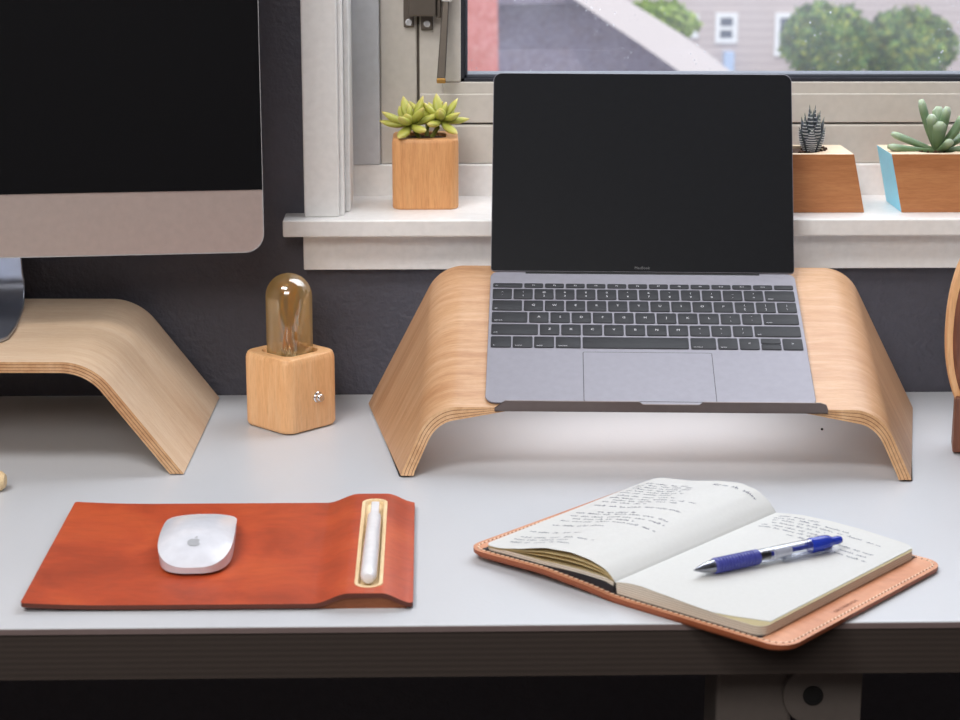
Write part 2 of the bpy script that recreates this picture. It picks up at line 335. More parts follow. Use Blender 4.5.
# latch
bm = bmesh.new(); box(bm, -23, -12.5, 100, 106, 347, 420); box(bm, -6, 6, 100, 106, 344, 374)
latch = wp('latch', bm, 'metal_latch', bevel=1, smooth=0)
bm = bmesh.new(); box(bm, -18, 9, 80, 102, 359, 400); box(bm, 9, 14, 86, 102, 357, 400)
finish('latch_body', bm, 'metal_latch', latch, bevel=1.2, smooth=0)
for x, z in ((-18, 352), (0, 350.5)):
    bm = bmesh.new(); lathe(bm, [(3.3, 0), (3.3, 1.2), (2.4, 2), (1.1, 2), (1.1, 1)], L(x, 99.6, z), (0, -1, 0), 18); finish('screw', bm, 'alu_edge', latch)
bm = bmesh.new()
loft(bm, [[L(16, 84, 395), L(23, 84, 395), L(23, 92, 395), L(16, 92, 395)], [L(15.5, 84, 375), L(22, 84, 375), L(22, 91, 375), L(15.5, 91, 375)], [L(9.5, 76, 299), L(18, 76, 299), L(18, 82, 299), L(9.5, 82, 299)]])
hd = finish('latch_handle', bm, 'metal_latch', win, bevel=1.2, smooth=0)
finish('handle_end', B(9.3, 18.2, 75.7, 82.3, 294.5, 299.5), 'brass_tip', hd, bevel=1, smooth=0)
finish('handle_pivot', B(14, 25, 82, 104, 373, 398), 'white_paint', hd, bevel=2, smooth=0)
# baseboard
structure('baseboard_back', B(XL, XR, -14, 0, -740, -640), 'white_paint', mtx=W0, smooth=0)
# ------------------------------------------------------------------ desk
DF = -603
desk = thing('desk', 'white topped plywood desk with dark brown edge under the window', 'desk', S(0, 0, 0))
bm = B(-1000, 1100, DF, -1.5, -5, 0)
finish('desktop', bm, 'desk', desk, smooth=0, bevel=.6)
bm = B(-1000, 1100, DF, -1.5, -38, -5); finish('plywood_core', bm, 'desk_edge', desk, smooth=0)
finish('edge_band', B(-1000, 1100, DF-.8, DF, -4.6, -.8), 'desk_edge_top', desk, smooth=0)
def column(x0, x1):
    bm = bmesh.new(); box(bm, x0+4, x1+4, -530, -470, -738, -38); return finish('leg', bm, 'frosted_metal', desk, bevel=3, smooth=0)
column(206, 262); column(-960, -904)
bm = bmesh.new()
out = []
for i in range(13):
    a = PI/2+PI/2*2*i/12
    out.append((282+24*math.cos(a), -84+24*math.sin(a)))
pts = [(316, -60)]+out+[(316, -108)]
f = [L(x, -536, z) for x, z in pts]; b_ = [L(x, -528, z) for x, z in pts]
loft(bm, [f, b_]); 
bk = finish('leg_bracket', bm, 'frosted_metal', desk, bevel=1, smooth=0)
bm = bmesh.new(); lathe(bm, [(7.5, 0), (7.5, 1.5), (5.5, 1.5), (5.5, .4)], L(280, -536, -84), (0, -1, 0), 24); finish('bolt', bm, 'rubber', bk)
finish('crossbar', B(-904, 1000, -520, -480, -70, -38), 'rubber', desk, bevel=2, smooth=0)
finish('bracket_rib', B(308, 316, -534, -470, -110, -38), 'frosted_metal', desk, bevel=1, smooth=0)
# ------------------------------------------------------------------ bent plywood stands
def bent_stand(root, hwc, tanphi, R, th, zp, yf, yr, face, K=7, NY=14, foot_front=0., th0=1.):
    phi = math.atan(tanphi); theta = PI/2-phi; t = R*math.tan(theta/2)
    def prof(off, Dfun):     # returns list of (x, drop) for the right half, outer offset inward by off
        p = []; x0 = hwc-t
        for i in range(9): p.append((x0*i/8, off))
        for i in range(1, 15):
            a = theta*i/14; p.append((x0+(R-off)*math.sin(a), R-(R-off)*math.cos(a)))
        return p
    def taper(x, off): k = min(1, max(0, (x-(hwc-t)*.75)/(R*1.15))); return off*(th0+(1-th0)*k)
    def pts(off, v):         # list of Vectors along the whole width
        half = [(x, d-(off-taper(x, off))) if x < hwc-t+R*.9 else (x, d) for x, d in prof(off, None)]; xe, de = half[-1]
        def yat(d): return (yf-foot_front*max(0, min(1, d/zp(yf))))*(1-v)+yr*v
        res = []
        for x, d in half: y = yat(d); res.append((x, y, zp(y)-d))
        D = zp(yat(zp(yf)))
        n = 12
        for i in range(1, n+1):
            d = de+(D-de)*i/n; y = yat(d) if i < n else yat(zp(yf)); x = xe+(d-de)*tanphi
            res.append((x, y, max(zp(y)-d, 0) if i < n else 0))
        left = [(-x, y, z) for x, y, z in reversed(res[1:])]
        return left+res
    bm = bmesh.new(); uvl = bm.loops.layers.uv.new('UVMap')
    FR = [0, .215, .28, .495, .56, .775, .84, 1.0]
    grid = {}
    for k in (0, K):
        off = th*FR[k]
        for j in range(NY+1):
            grid[k, j] = [bm.verts.new(L(*p)) for p in pts(off, j/NY)]
    for k in range(1, K):
        for j in (0, NY): grid[k, j] = [bm.verts.new(L(*p)) for p in pts(th*FR[k], j/NY)]
    n = len(grid[0, 0]); arc = [0]
    for i in range(1, n): arc.append(arc[-1]+(grid[0, 0][i].co-grid[0, 0][i-1].co).length)
    def quad(q, mi, uv=None):
        f = bm.faces.new(q); f.material_index = mi
        if uv:
            for lp, c in zip(f.loops, uv): lp[uvl].uv = c
    for j in range(NY):
        for i in range(n-1):
            ya, yb = grid[0, j][i].co.y, grid[0, j+1][i].co.y
            uv = [(arc[i], ya), (arc[i+1], ya), (arc[i+1], yb), (arc[i], yb)]
            quad((grid[0, j][i], grid[0, j][i+1], grid[0, j+1][i+1], grid[0, j+1][i]), 0, uv)
            quad((grid[K, j][i+1], grid[K, j][i], grid[K, j+1][i], grid[K, j+1][i+1]), 0, [uv[1], uv[0], uv[3], uv[2]])
    for k in range(K):
        mi = 1 if k % 2 == 0 else 2
        for i in range(n-1):
            quad((grid[k, 0][i+1], grid[k, 0][i], grid[k+1, 0][i], grid[k+1, 0][i+1]), mi)
            quad((grid[k, NY][i], grid[k, NY][i+1], grid[k+1, NY][i+1], grid[k+1, NY][i]), mi)
    for e in (0, n-1):
        lo = [grid[0, j][e] for j in range(NY+1)]+[grid[k, NY][e] for k in range(1, K+1)]+[grid[K, j][e] for j in range(NY-1, -1, -1)]+[grid[k, 0][e] for k in range(K-1, 0, -1)]
        bm.faces.new(lo if e == n-1 else list(reversed(lo))).material_index = 2
    return finish('bent_plywood_body', bm, [face, 'ply_light', 'ply_dark'], root, smooth=30)
# monitor stand: platform 99 mm high
MX = -457
ms = thing('monitor_stand', 'pale bent plywood riser under the large desktop computer', 'monitor stand', S(MX+5, 0, 1.0), -.022)
bent_stand(ms, 457-282, .76, 52, 9.5, lambda y: 98.0, -254, -9, 'ply_face')
def foot_pads(root, spots, z=0):
    for x, y in spots:
        finish('rubber_foot', B(x-2.5, x+2.5, y-9, y+9, -1, 0), 'rubber', root, smooth=0)
foot_pads(ms, ((244, -225), (244, -40), (-244, -225), (-244, -40)))
# laptop stand
LT, LYAW = .3978, -.057
LSX, LSY = 203, -54
ls = thing('laptop_stand', 'tall bent plywood stand holding the open laptop with a steel front lip', 'laptop stand', S(202.0, -54, 1.8), -.047)
tanT = 80.0/208
bent_stand(ls, 190.5, .512, 38, 9.5, lambda y: 135.5+y*tanT, -208, 0, 'ply_face_warm', foot_front=19, th0=.27)
for sg in (-1, 1):
    bm = bmesh.new(); Rg = []
    for y in (-224, -3):
        xo = 190.5+(135.5+(y*.92 if y < -100 else y)*tanT)*.512-2.6; Rg.append([L(sg*xo, y, 0), L(sg*(xo-8.5), y, 0), L(sg*(xo-8.5), y, -1.8), L(sg*xo, y, -1.8)])
    loft(bm, Rg); bmesh.ops.recalc_face_normals(bm, faces=bm.faces); finish('rubber_foot', bm, 'rubber', ls, smooth=0)
# lip: bent steel strip along the front edge of the platform
tt = math.atan(tanT); z0 = 135.5-208*tanT
bm = bmesh.new()
n_ = Vector((0, -math.sin(tt), math.cos(tt))); e_ = Vector((0, math.cos(tt), math.sin(tt)))
def lp(x, a, h): return L(x, -208, z0)+e_*(a*.001)+n_*(h*.001)   # a along slope (rear +), h normal
X0, X1 = -143+6.5, 143+2
topo = [(X0, 1.8), (X0+9, 9.8), (X0+122, 9.8), (X0+125.5, 6.9), (X0+173, 6.9), (X0+176.5, 9.8), (X1-7, 9.8), (X1-2, 7.8), (X1, 3.0)]
fr = [lp(X0, -5.4, -1.0), lp(X1, -5.4, -1.0)]
def strip_ring(a): return [lp(X0, a, -1.2)]+[lp(x, a, h) for x, h in topo]+[lp(X1, a, -1.2)]
loft(bm, [strip_ring(-4.2), strip_ring(-2.8)])
box_ = [lp(X0, -4.2, -1.2), lp(X1, -4.2, -1.2), lp(X1, -4.2, .2), lp(X0, -4.2, .2)]
bx2 = [lp(X0, 0, -1.2), lp(X1, 0, -1.2), lp(X1, 0, .2), lp(X0, 0, .2)]
loft(bm, [box_, bx2])
finish('front_lip', bm, 'lip_steel', ls, smooth=0, bevel=.35)
# ------------------------------------------------------------------ laptop
ct, st = math.cos(LT), math.sin(LT); cy, sy = math.cos(LYAW), math.sin(LYAW)
ex = Vector((cy, sy, 0)); fy = Vector((-sy, cy, 0)); eb = -ct*fy+Vector((0, 0, -st)); nb = ex.cross(-eb)
ML = Matrix((ex, -eb, nb)).transposed().to_4x4(); ML.translation = S(198.3, -80.0, 137.1)
lap = thing('laptop', 'slim grey open laptop with black screen on the bent plywood stand', 'laptop', mat=ML)
bm = bmesh.new(); o2 = [(x, y-98.25) for x, y in rrect(280.5, 196.5, 9, 8)]
def wz(y): return -8.0+6.0*(-y/196.5)
loft(bm, [[L(x*.985, -98.25+(y+98.25)*.98, wz(y)) for x, y in o2], [L(x, y, wz(y)+1.0) for x, y in o2], [L(x, y, -.5) for x, y in o2], [L(x*.998, -98.25+(y+98.25)*.997, 0) for x, y in o2]])
base = finish('base', bm, 'space_grey', lap, smooth=40)
finish('hinge', B(-108, 108, -3.4, 1.0, -4, .25), 'rubber', lap, smooth=0, bevel=.3)
# keyboard well outlines: dark recess
def key(x0, x1, b0, b1, leg=None, sub=None, r=1.3, small=False, la='CENTER'):
    w, d = x1-x0, b1-b0
    bm = P(rrect(w, d, min(r, d/2.2), 3), 0.02, .75, inset=.22)
    k = finish('key', bm, 'key', lap, loc=L((x0+x1)/2, -(b0+b1)/2, 0), smooth=40)
    if leg:
        if leg[0] == 'F' and leg[1:].isdigit(): text_mesh(leg, 2.6, 'legend', k, Matrix.Translation(L(0, 0, .77)))
        elif len(leg) == 2 and not leg.isalpha():
            text_mesh(leg[1], 3.6, 'legend', k, Matrix.Translation(L(0, -3.0, .77))); text_mesh(leg[0], 3.2, 'legend', k, Matrix.Translation(L(0, 2.8, .77)))
        elif len(leg) == 1: text_mesh(leg, 4.0, 'legend', k, Matrix.Translation(L(0, .6, .77)))
        else: text_mesh(leg, 2.0, 'legend', k, Matrix.Translation(L(-w/2+2.2, -d/2+2.8, .77)), align='LEFT')
    return k
g = 1.6; pt = 19.05
KL, KR = -137.5, 137.0
# function row
xs = [KL, KL+27.2+g]; key(KL, KL+27, 20, 26.4, 'esc')
fnx = KL+27+g; fwd = (KR-fnx+g)/13
for i in range(13): key(fnx+i*fwd, fnx+(i+1)*fwd-g, 20, 26.4, ['F%d' % (i+1)][0] if i < 12 else None)
def row(b0, b1, first, keys, last, pitch=pt):
    x = KL
    if first: key(x, x+first[0]-g, b0, b1, first[1]); x += first[0]
    for s in keys: key(x, x+pitch-g, b0, b1, s); x += pitch
    if last: key(x, KR, b0, b1, last)
row(29, 44.6, None, ['~`', '!1', '@2', '#3', '$4', '%5', '^6', '&7', '*8', '(9', ')0', '_-', '+='], 'delete')
row(47.2, 62.6, (28.6, 'tab'), list('QWERTYUIOP')+['{[', '}]'], '|\\')
row(65.3, 80.8, (33.6, 'caps lock'), list('ASDFGHJKL')+[':;', '"\''], 'return')
row(83.8, 99.3, (43.2, 'shift'), list('ZXCVBNM')+['<,', '>.', '?/'], 'shift')
b0, b1 = 102.3, 118.5
for x0, x1, s in ((KL, -119.5, 'fn'), (-118.2, -100.6, 'control'), (-99.2, -81.6, 'option'), (-80.2, -58, 'command'), (-56.4, 37, None), (38.6, 61, 'command'), (62.6, 80, 'option'), (81.6, 99, '<')): key(x0, x1, b0, b1, s)
key(100.6, 118, b0, b0+7.6, None); key(100.6, 118, b0+8.4, b1, None); key(119.6, KR, b0, b1, '>')
bm = P([(x, y) for x, y in rrect(113, 70, 1.5, 3)], -.02, .06)
tb = finish('trackpad_gap', bm, 'rubber', lap, loc=L(0, -158.6, 0), smooth=0)
finish('trackpad', P(rrect(112, 69, 1.2, 3), 0, .12), 'space_grey', lap, loc=L(0, -158.6, 0), smooth=0)
# lid
lid = 2.396; ly_, lz_ = -math.cos(lid), math.sin(lid)
Mlid = Matrix((Vector((1, 0, 0)), Vector((0, ly_, lz_)), Vector((0, -lz_, ly_)))).transposed().to_4x4(); Mlid.translation = L(0, -1.2, .3)
o3 = [(x, y+96.6) for x, y in rrect(280.5, 192, 8, 8, rs=[8, 8, 3, 3])]
ld = finish('lid', P(o3, -3.4, 0, inset=.5), 'space_grey', lap, mtx=Mlid, smooth=40)
o4 = [(x, y+96.6) for x, y in rrect(279.4, 190.8, 7.6, 8, rs=[7.6, 7.6, 2.5, 2.5])]
sc_ = finish('screen', P(o4, -.2, .25), 'glass_black', ld, smooth=0)
text_mesh('MacBook', 3.6, 'logo_grey', ld, Matrix.Translation(L(0, 4.6, .27)), name='screen_lettering', spacing=1.05)
# ------------------------------------------------------------------ all in one desktop computer
IY = .103
im = thing('desktop_computer', 'large silver all in one computer with black screen on the plywood riser', 'computer', S(MX-18, -110, 99.2), IY)
def isl(x, y, z): return L(x, y, z)
# body (local: front plane y=-55)
cyf = -64
CB = 70   # chin bottom above riser
o5 = rrect(650, 516, 17, 8, rs=[14, 14, 17, 17])
bm = bmesh.new()
loft(bm, [[L(x, cyf, CB+258+z) for x, z in o5], [L(x, cyf+5, CB+258+z) for x, z in o5], [L(x*.9, cyf+22, CB+258+z*.9) for x, z in o5], [L(x*.55, cyf+44, CB+258+z*.5) for x, z in o5]])
bm.normal_update(); bmesh.ops.recalc_face_normals(bm, faces=bm.faces)
finish('display_body', bm, 'alu', im, smooth=30)
bm = bmesh.new(); r1 = rrect(650.3, 516.3, 17.2, 8, rs=[14.2, 14.2, 17.2, 17.2]); r2 = rrect(648.6, 514.6, 16.3, 8, rs=[13.3, 13.3, 16.3, 16.3])
R1 = [L(x, cyf-.5, CB+258+z) for x, z in r1]; R2 = [L(x, cyf-.5, CB+258+z) for x, z in r2]; R3 = [L(x, cyf+4, CB+258+z) for x, z in r1]
loft(bm, [R2, R1, R3], cap=False); finish('edge_rim', bm, 'alu_edge', im, smooth=0)
bm = B(-324.6, 324.6, cyf-1.0, cyf-.1, CB+56, CB+515); finish('screen', bm, 'glass_dark', im, smooth=0, bevel=.3)
# foot: bent sheet of aluminium
bm = bmesh.new()
pr = [(-100, .2), (-80, .2), (-40, .2), (10, .2), (32, 1)] + [(32+26*math.sin(a), 27-26*math.cos(a)) for a in (.3, .6, .9, 1.2, 1.5, 1.75)] + [(52, 60), (40, 110), (26, 170), (18, 210), (-8, 240)]
def halfw(i, n):
    y = pr[i][0]; z = pr[i][1]
    if i < 3: return [90, 100, 103][i]
    return 103 if z < 30 else 102-(z-30)*.02
top, bot = [], []
nP = len(pr)
for i, (y, z) in enumerate(pr):
    a = pr[max(i-1, 0)]; b = pr[min(i+1, nP-1)]; t = Vector((b[0]-a[0], b[1]-a[1])).normalized(); nn = Vector((-t.y, t.x))
    w = halfw(i, nP)
    yy, zz = y, z
    ring = []
    for sx, k in ((-1, 0), (1, 0), (1, 1), (-1, 1)):
        ring.append(L(sx*w, yy+nn.x*4*k, zz+nn.y*4*k))
    top.append(ring)
loft(bm, top); bmesh.ops.recalc_face_normals(bm, faces=bm.faces)
finish('foot_stand', bm, 'alu_stand', im, smooth=50, bevel=1.0)
# ------------------------------------------------------------------ small wooden lamp
lampt = thing('table_lamp', 'small maple block lamp with a bare amber filament bulb', 'lamp', S(-127, -104, 1.2), PI/4)
out = rrect(64, 64, 11, 8)
bm = bmesh.new()
def rg(z, k): return [L(x*k, y*k, z) for x, y in out]
rings = [rg(0, .95), rg(1.5, .985), rg(3, 1), rg(63, 1), rg(66, .985), rg(68.5, .955), rg(69.4, .92)]
Rv = loft(bm, rings, cap=False)
nn = len(out); bm.faces.new(list(reversed(Rv[0])))
hr = [bm.verts.new(L(25.5*math.cos(math.atan2(y, x)), 25.5*math.sin(math.atan2(y, x)), 69.4)) for x, y in out]
hb = [bm.verts.new(L(25.5*math.cos(math.atan2(y, x)), 25.5*math.sin(math.atan2(y, x)), 52)) for x, y in out]
for i in range(nn):
    j = (i+1) % nn; bm.faces.new((Rv[-1][i], Rv[-1][j], hr[j], hr[i])); bm.faces.new((hr[i], hr[j], hb[j], hb[i]))
bm.faces.new(hb)
blk = finish('wooden_block', bm, 'maple_block', lampt, smooth=30)
finish('base_pad', P(rrect(56, 56, 8, 5), -1.2, 0.0), 'rubber', lampt, smooth=0)
kx = bmesh.new(); lathe(kx, [(5.2, -1), (5.2, 1.2), (4.6, 2), (4.2, 2), (3.6, 5.5), (3.0, 6.2), (.1, 6.2)], L(0, 0, 0), (1, 0, 0), 24)
# right-hand visible face: after 45 deg turn local -y faces front right, local -x front left
kn = finish('switch', kx, 'chrome', lampt, mtx=Matrix.Translation(L(4, -32, 30)) @ Matrix.Rotation(-PI/2, 4, 'Z'))
bm = bmesh.new(); lathe(bm, [(12, 53), (12, 56), (17, 58), (20, 60), (21, 64), (21.2, 75), (21.2, 120)]+[(21.2*math.cos(a), 120+21.2*math.sin(a)) for a in (.2, .4, .6, .8, 1., 1.2, 1.4, 1.55)], n=40)
bulb = finish('bulb', bm, 'bulb_glass', lampt, smooth=60)
bm = bmesh.new(); lathe(bm, [(11, 54), (11, 62), (6, 66), (3.6, 70), (3.2, 92), (4.4, 98), (4.4, 104), (1, 106)], n=20); finish('glass_stem', bm, 'clear_plastic', bulb)
bm = bmesh.new(); lathe(bm, [(25, 54), (25, 63), (23.5, 66), (21.5, 66.5), (21.5, 60)], n=32); finish('socket', bm, 'chrome', bulb)
bm = bmesh.new()
for k in range(10):
    a0 = 2*PI*k/10; p = []
    for i in range(9):
        zz = 74+58*i/8 if k % 2 == 0 else 132-58*i/8
        rr = 7.5+2.2*math.sin(i*1.1+k); aa = a0+.32*i/8
        p.append(L(rr*math.cos(aa), rr*math.sin(aa), zz))
    tube(bm, p, .45, 6)
for zz, rr in ((132, 8), (74, 6)):
    tube(bm, [L(rr*math.cos(2*PI*i/16), rr*math.sin(2*PI*i/16), zz) for i in range(17)], .4, 6)
tube(bm, [L(2, 0, 66), L(2.5, 0, 132)], .6, 6); tube(bm, [L(-2, 0, 66), L(-3, 1, 100)], .6, 6)
finish('filament', bm, 'gold_wire', bulb)
# ------------------------------------------------------------------ mouse pad
pad = thing('mouse_pad', 'reddish brown leather mouse pad with a raised pen rest on its right', 'mouse pad', S(-147.8, -451.5, 0))
px0, px1, py0, py1 = -136, 136.4, -122.5, 100
def padz(x):
    if x < -70: return 5.0+2.2*((-70-x)/66)**2
    if x < 66: return 5.0
    if x < 92: t = (x-66)/26; return 5+7.5*(t*t*(3-2*t))
    if x < 114: return 12.5
    t = min(1, (x-114)/22); return 12.5-7.3*(t*t*(3-2*t))
def slab(bm, xs, yr, zb, zt, ny=10, mi_t=0, mi_s=0, mi_b=None):
    T, Bt = [], []
    for x in xs:
        y0, y1 = yr(x); T.append([bm.verts.new(L(x, y0+(y1-y0)*j/ny, zt(x, y0+(y1-y0)*j/ny))) for j in range(ny+1)])
        Bt.append([bm.verts.new(L(x, y0+(y1-y0)*j/ny, zb(x, y0+(y1-y0)*j/ny))) for j in range(ny+1)])
    for i in range(len(xs)-1):
        for j in range(ny):
            bm.faces.new((T[i][j], T[i+1][j], T[i+1][j+1], T[i][j+1])).material_index = mi_t
            bm.faces.new((Bt[i][j+1], Bt[i+1][j+1], Bt[i+1][j], Bt[i][j])).material_index = mi_s if mi_b is None else mi_b
        bm.faces.new((Bt[i][0], Bt[i+1][0], T[i+1][0], T[i][0])).material_index = mi_s
        bm.faces.new((T[i][ny], T[i+1][ny], Bt[i+1][ny], Bt[i][ny])).material_index = mi_s
    for i, fl in ((0, 0), (len(xs)-1, 1)):
        for j in range(ny):
            q = (T[i][j], T[i][j+1], Bt[i][j+1], Bt[i][j]); bm.faces.new(q if not fl else tuple(reversed(q))).material_index = mi_s
def rcorner(x, x0, x1, r):
    d = 0
    for e in (x-x0, x1-x):
        if e < r: d = max(d, r-math.sqrt(max(0, r*r-(r-e)**2)))
    return d
pxs = sorted(set([px0, px0+1, px0+2.5]+[px0+k*8 for k in range(1, 25)]+[66+k*2.0 for k in range(36)]+[px1-1, px1]))
bm = bmesh.new()
slab(bm, pxs, lambda x: (py0+rcorner(x, px0, px1, 2.5), py1-rcorner(x, px0, px1, 2.5)), lambda x, y: padz(x)-3.4 if x > 66 else padz(x)-3.2, lambda x, y: padz(x), 90, 0, 1)
kill = [f for f in bm.faces if abs(f.calc_center_median().x*1000-105) < 8.6 and abs(f.calc_center_median().y*1000+13) < 97 and abs(f.normal.z) > .5 or False]
bm.normal_update(); kill = [f for f in bm.faces if abs(f.calc_center_median().x*1000-105) < 8.6 and abs(f.calc_center_median().y*1000+13) < 94.5]
bmesh.ops.delete(bm, geom=kill, context='FACES')
finish('leather_top', bm, ['leather', 'leather_edge'], pad, smooth=40)
bm = bmesh.new(); slab(bm, [x for x in pxs if -80 < x < px1-3], lambda x: (py0+3.5, py1-3.5), lambda x, y: 0, lambda x, y: max(1.8, padz(x)-3.4), 2)
finish('base_layer', bm, 'pad_core', pad, smooth=30)
# pen tray
tx, ty = 103, 0
oo = rrect(20, 198, 9.8, 10); oi = rrect(14.8, 192, 7.3, 10)
bm = bmesh.new()
O_ = [L(x, y, 10) for x, y in oo]; O1 = [L(x, y, 13) for x, y in oo]; I1 = [L(x, y, 13) for x, y in oi]
I2 = [L(x*.8, y*.985, 10.0) for x, y in oi]; I3 = [L(x*.5, y*.97, 9.3) for x, y in oi]
Rr = loft(bm, [O_, O1, I1, I2, I3], cap=False); bm.faces.new(Rr[-1])
tray = finish('pen_tray', bm, 'tray_wood', pad, loc=L(tx+2, -13, 0), smooth=35)
# white stylus in the tray
sty = thing('stylus', 'short white stylus lying in the wooden tray of the mouse pad', 'stylus', S(-43.2, -554, 15.8), 0)
bm = bmesh.new()
lathe(bm, [(.5, -1), (3.6, 0), (5.2, 3), (5.8, 8), (5.8, 60), (5.2, 134)], L(0, 0, 0), (.008, 1, .0), 24)
finish('barrel', bm, 'pencil_white', sty, smooth=40)
bm = bmesh.new(); lathe(bm, [(4.6, 112), (4.6, 140)], L(0, 0, 0), (.008, 1, .0), 24)
fl = finish('flat_end', B(-2.0, 4.4, 130, 165, -1.2, 2.8), 'pencil_white', sty, smooth=0, bevel=1); bm.free()
# ------------------------------------------------------------------ mouse
mo = thing('computer_mouse', 'glossy white curved computer mouse on the leather pad', 'mouse', S(-173, -463, 5.2), .035)
def mhalf(t):   # t -1 rear .. 1 front
    return (27.8*(1-t**9)**(1/3.4)*(1-.04*t) if t >= 0 else 27.8*(1-abs(t)**3.6)**(1/2.9)) if abs(t) < 1 else 0
def mz(x, t):
    top = 21.0-11.5*max(0, (t+.15)/1.15)**2-14.0*max(0, (-.15-t)/.85)**2.2
    hw = max(mhalf(t), .1); return top-(top*.34)*(abs(x)/28.6)**2.4
bm = bmesh.new(); NT, NX = 44, 22; rows = []
tl = [-math.cos(PI*i/NT) for i in range(NT+1)]
for t in tl[1:-1]:
    hw = mhalf(t); rows.append([L(hw*math.sin(PI/2*(2*k/NX-1)), t*56.8, mz(hw*math.sin(PI/2*(2*k/NX-1)), t)) for k in range(NX+1)])
Rv = [[bm.verts.new(p) for p in r] for r in rows]
for a, b in zip(Rv, Rv[1:]):
    for k in range(NX): bm.faces.new((a[k], a[k+1], b[k+1], b[k]))
# skirt tucking under to the base
bot = [[bm.verts.new(Vector((r[k].x*.97, r[k].y*.985, .0022))) for k in (0, NX)] for r in rows]
for i in range(len(rows)-1):
    bm.faces.new((Rv[i+1][0], bot[i+1][0], bot[i][0], Rv[i][0])); bm.faces.new((Rv[i][NX], bot[i][1], bot[i+1][1], Rv[i+1][NX]))
for i in (0, len(rows)-1):
    q = Rv[i]+[bot[i][1], bot[i][0]]
    bm.faces.new(q if i else list(reversed(q)))
finish('shell', bm, 'mouse_white', mo, smooth=60)
bm = bmesh.new(); ob = [(28.6*.84*math.copysign(abs(math.cos(a))**.45, math.cos(a)), 56.8*.9*math.copysign(abs(math.sin(a))**.5, math.sin(a))) for a in [2*PI*i/48 for i in range(48)]]
loft(bm, [[L(x*.8, y*.9, 0) for x, y in ob], [L(x*.97, y*.99, 1.2) for x, y in ob], [L(x, y, 2.6) for x, y in ob]]); finish('underside', bm, 'mouse_base', mo, smooth=40)
def apple(n=48):
    pts = []
    for i in range(n):
        a = 2*PI*i/n+PI/2; r = 5.0*(1-.16*math.exp(-((math.sin(a)-1)/.03)**2)-.08*math.exp(-((math.sin(a)+1)/.04)**2)); x = r*math.cos(a)*1.0; y = r*math.sin(a)*.96
        d = math.hypot(x-6.0, y-.6)
        if d < 2.7:
            k = 2.7/max(d, .01); x, y = 6.0+(x-6.0)*k, .6+(y-.6)*k
        pts.append((x, y))
    return pts
def on_mouse(pts, yc=-33):
    return [L(x, yc+y, mz(x, (yc+y)/56.8)+.3) for x, y in pts]
bm = bmesh.new(); bm.faces.new([bm.verts.new(p) for p in on_mouse(apple())])
lf = [(.4+1.7*math.cos(a)*.8+.8*math.sin(a), 6.5+1.7*math.sin(a)) for a in [2*PI*i/12 for i in range(12)]]
lf = [(.2, 5.1), (.3, 6.3), (1.0, 7.4), (2.2, 8.0), (2.2, 6.8), (1.4, 5.7)]
bm.faces.new([bm.verts.new(p) for p in on_mouse(lf)])
finish('logo', bm, 'mouse_logo', mo, smooth=0)
# ------------------------------------------------------------------ notebook in leather cover
nb_ = thing('notebook', 'open notebook of handwritten pages in a stitched tan leather cover', 'notebook', S(131, -560, 0.2), -math.atan2(.675, .738))
def interp(tab, x):
    if x <= tab[0][0]: return tab[0][1]
    for (a, va), (b, vb) in zip(tab, tab[1:]):
        if x <= b:
            t = (x-a)/(b-a); return va+(vb-va)*t
    return tab[-1][1]
def smooth_tab(tab, n=60):
    xs = [tab[0][0]+(tab[-1][0]-tab[0][0])*i/n for i in range(n+1)]
    v = [interp(tab, x) for x in xs]
    for _ in range(2): v = [v[0]]+[(v[i-1]+2*v[i]+v[i+1])/4 for i in range(1, n)]+[v[-1]]
    return list(zip(xs, v))
LF = smooth_tab([(0, 14), (2, 16.7), (9, 21.7), (22, 25.3), (40, 26.8), (64, 24.6), (87, 18.3), (106, 14.2), (114, 13.6), (123, 13)])
LB = smooth_tab([(0, 13), (6, 20.3), (18, 27.5), (34, 29.9), (53, 27.5), (82, 21.5), (100, 19.5), (109, 18.5), (116, 16.5), (123, 13.5)])
RF = smooth_tab([(0, 14), (10, 16), (22, 16.6), (47, 15), (72, 13.4), (97, 12.5), (122, 12.5)])
RB = smooth_tab([(0, 12.7), (22, 16), (48, 16.9), (75, 16.5), (100, 14.8), (113, 14), (122, 12.5)])
UH = 208
def zpage(x, y):
    t = max(0, min(1, y/UH)); t = t*t*(3-2*t) if x < 0 else t
    return (interp(LF, -x)*(1-t)+interp(LB, -x)*t) if x < 0 else (interp(RF, x)*(1-t)+interp(RB, x)*t)
leb = smooth_tab([(-146, 4.2), (-106, 4.6), (-64, 5.6), (-20, 2.6), (0, .2), (20, 0), (146, 0)], 80)
def zleb(x, y=0): return interp(leb, x)*(1-.75*max(0, y/UH))
def zlet(x, y=0): return zleb(x, y)+4.6
lxs = [-137+282*i/94 for i in range(95)]+[-136.4, -135, 142.5, 144.3]; lxs = sorted(lxs)
bm = bmesh.new(); slab(bm, lxs, lambda x: (-5+rcorner(x, -137, 145, 16), 213-rcorner(x, -137, 145, 16)), lambda x, y: zleb(x, y)+1.6, lambda x, y: zlet(x, y), 16, 0, 1)
cov = finish('leather_cover', bm, ['leather_tan', 'leather_tan_edge'], nb_, smooth=40)
bm = bmesh.new(); slab(bm, [x*.985 for x in lxs], lambda x: (-4.0+rcorner(x, -135, 143, 16), 211-rcorner(x, -135, 143, 16)), lambda x, y: zleb(x, y), lambda x, y: zleb(x, y)+1.45, 16, 0, 0)
finish('outer_leather', bm, 'leather_tan_edge', nb_, smooth=40)
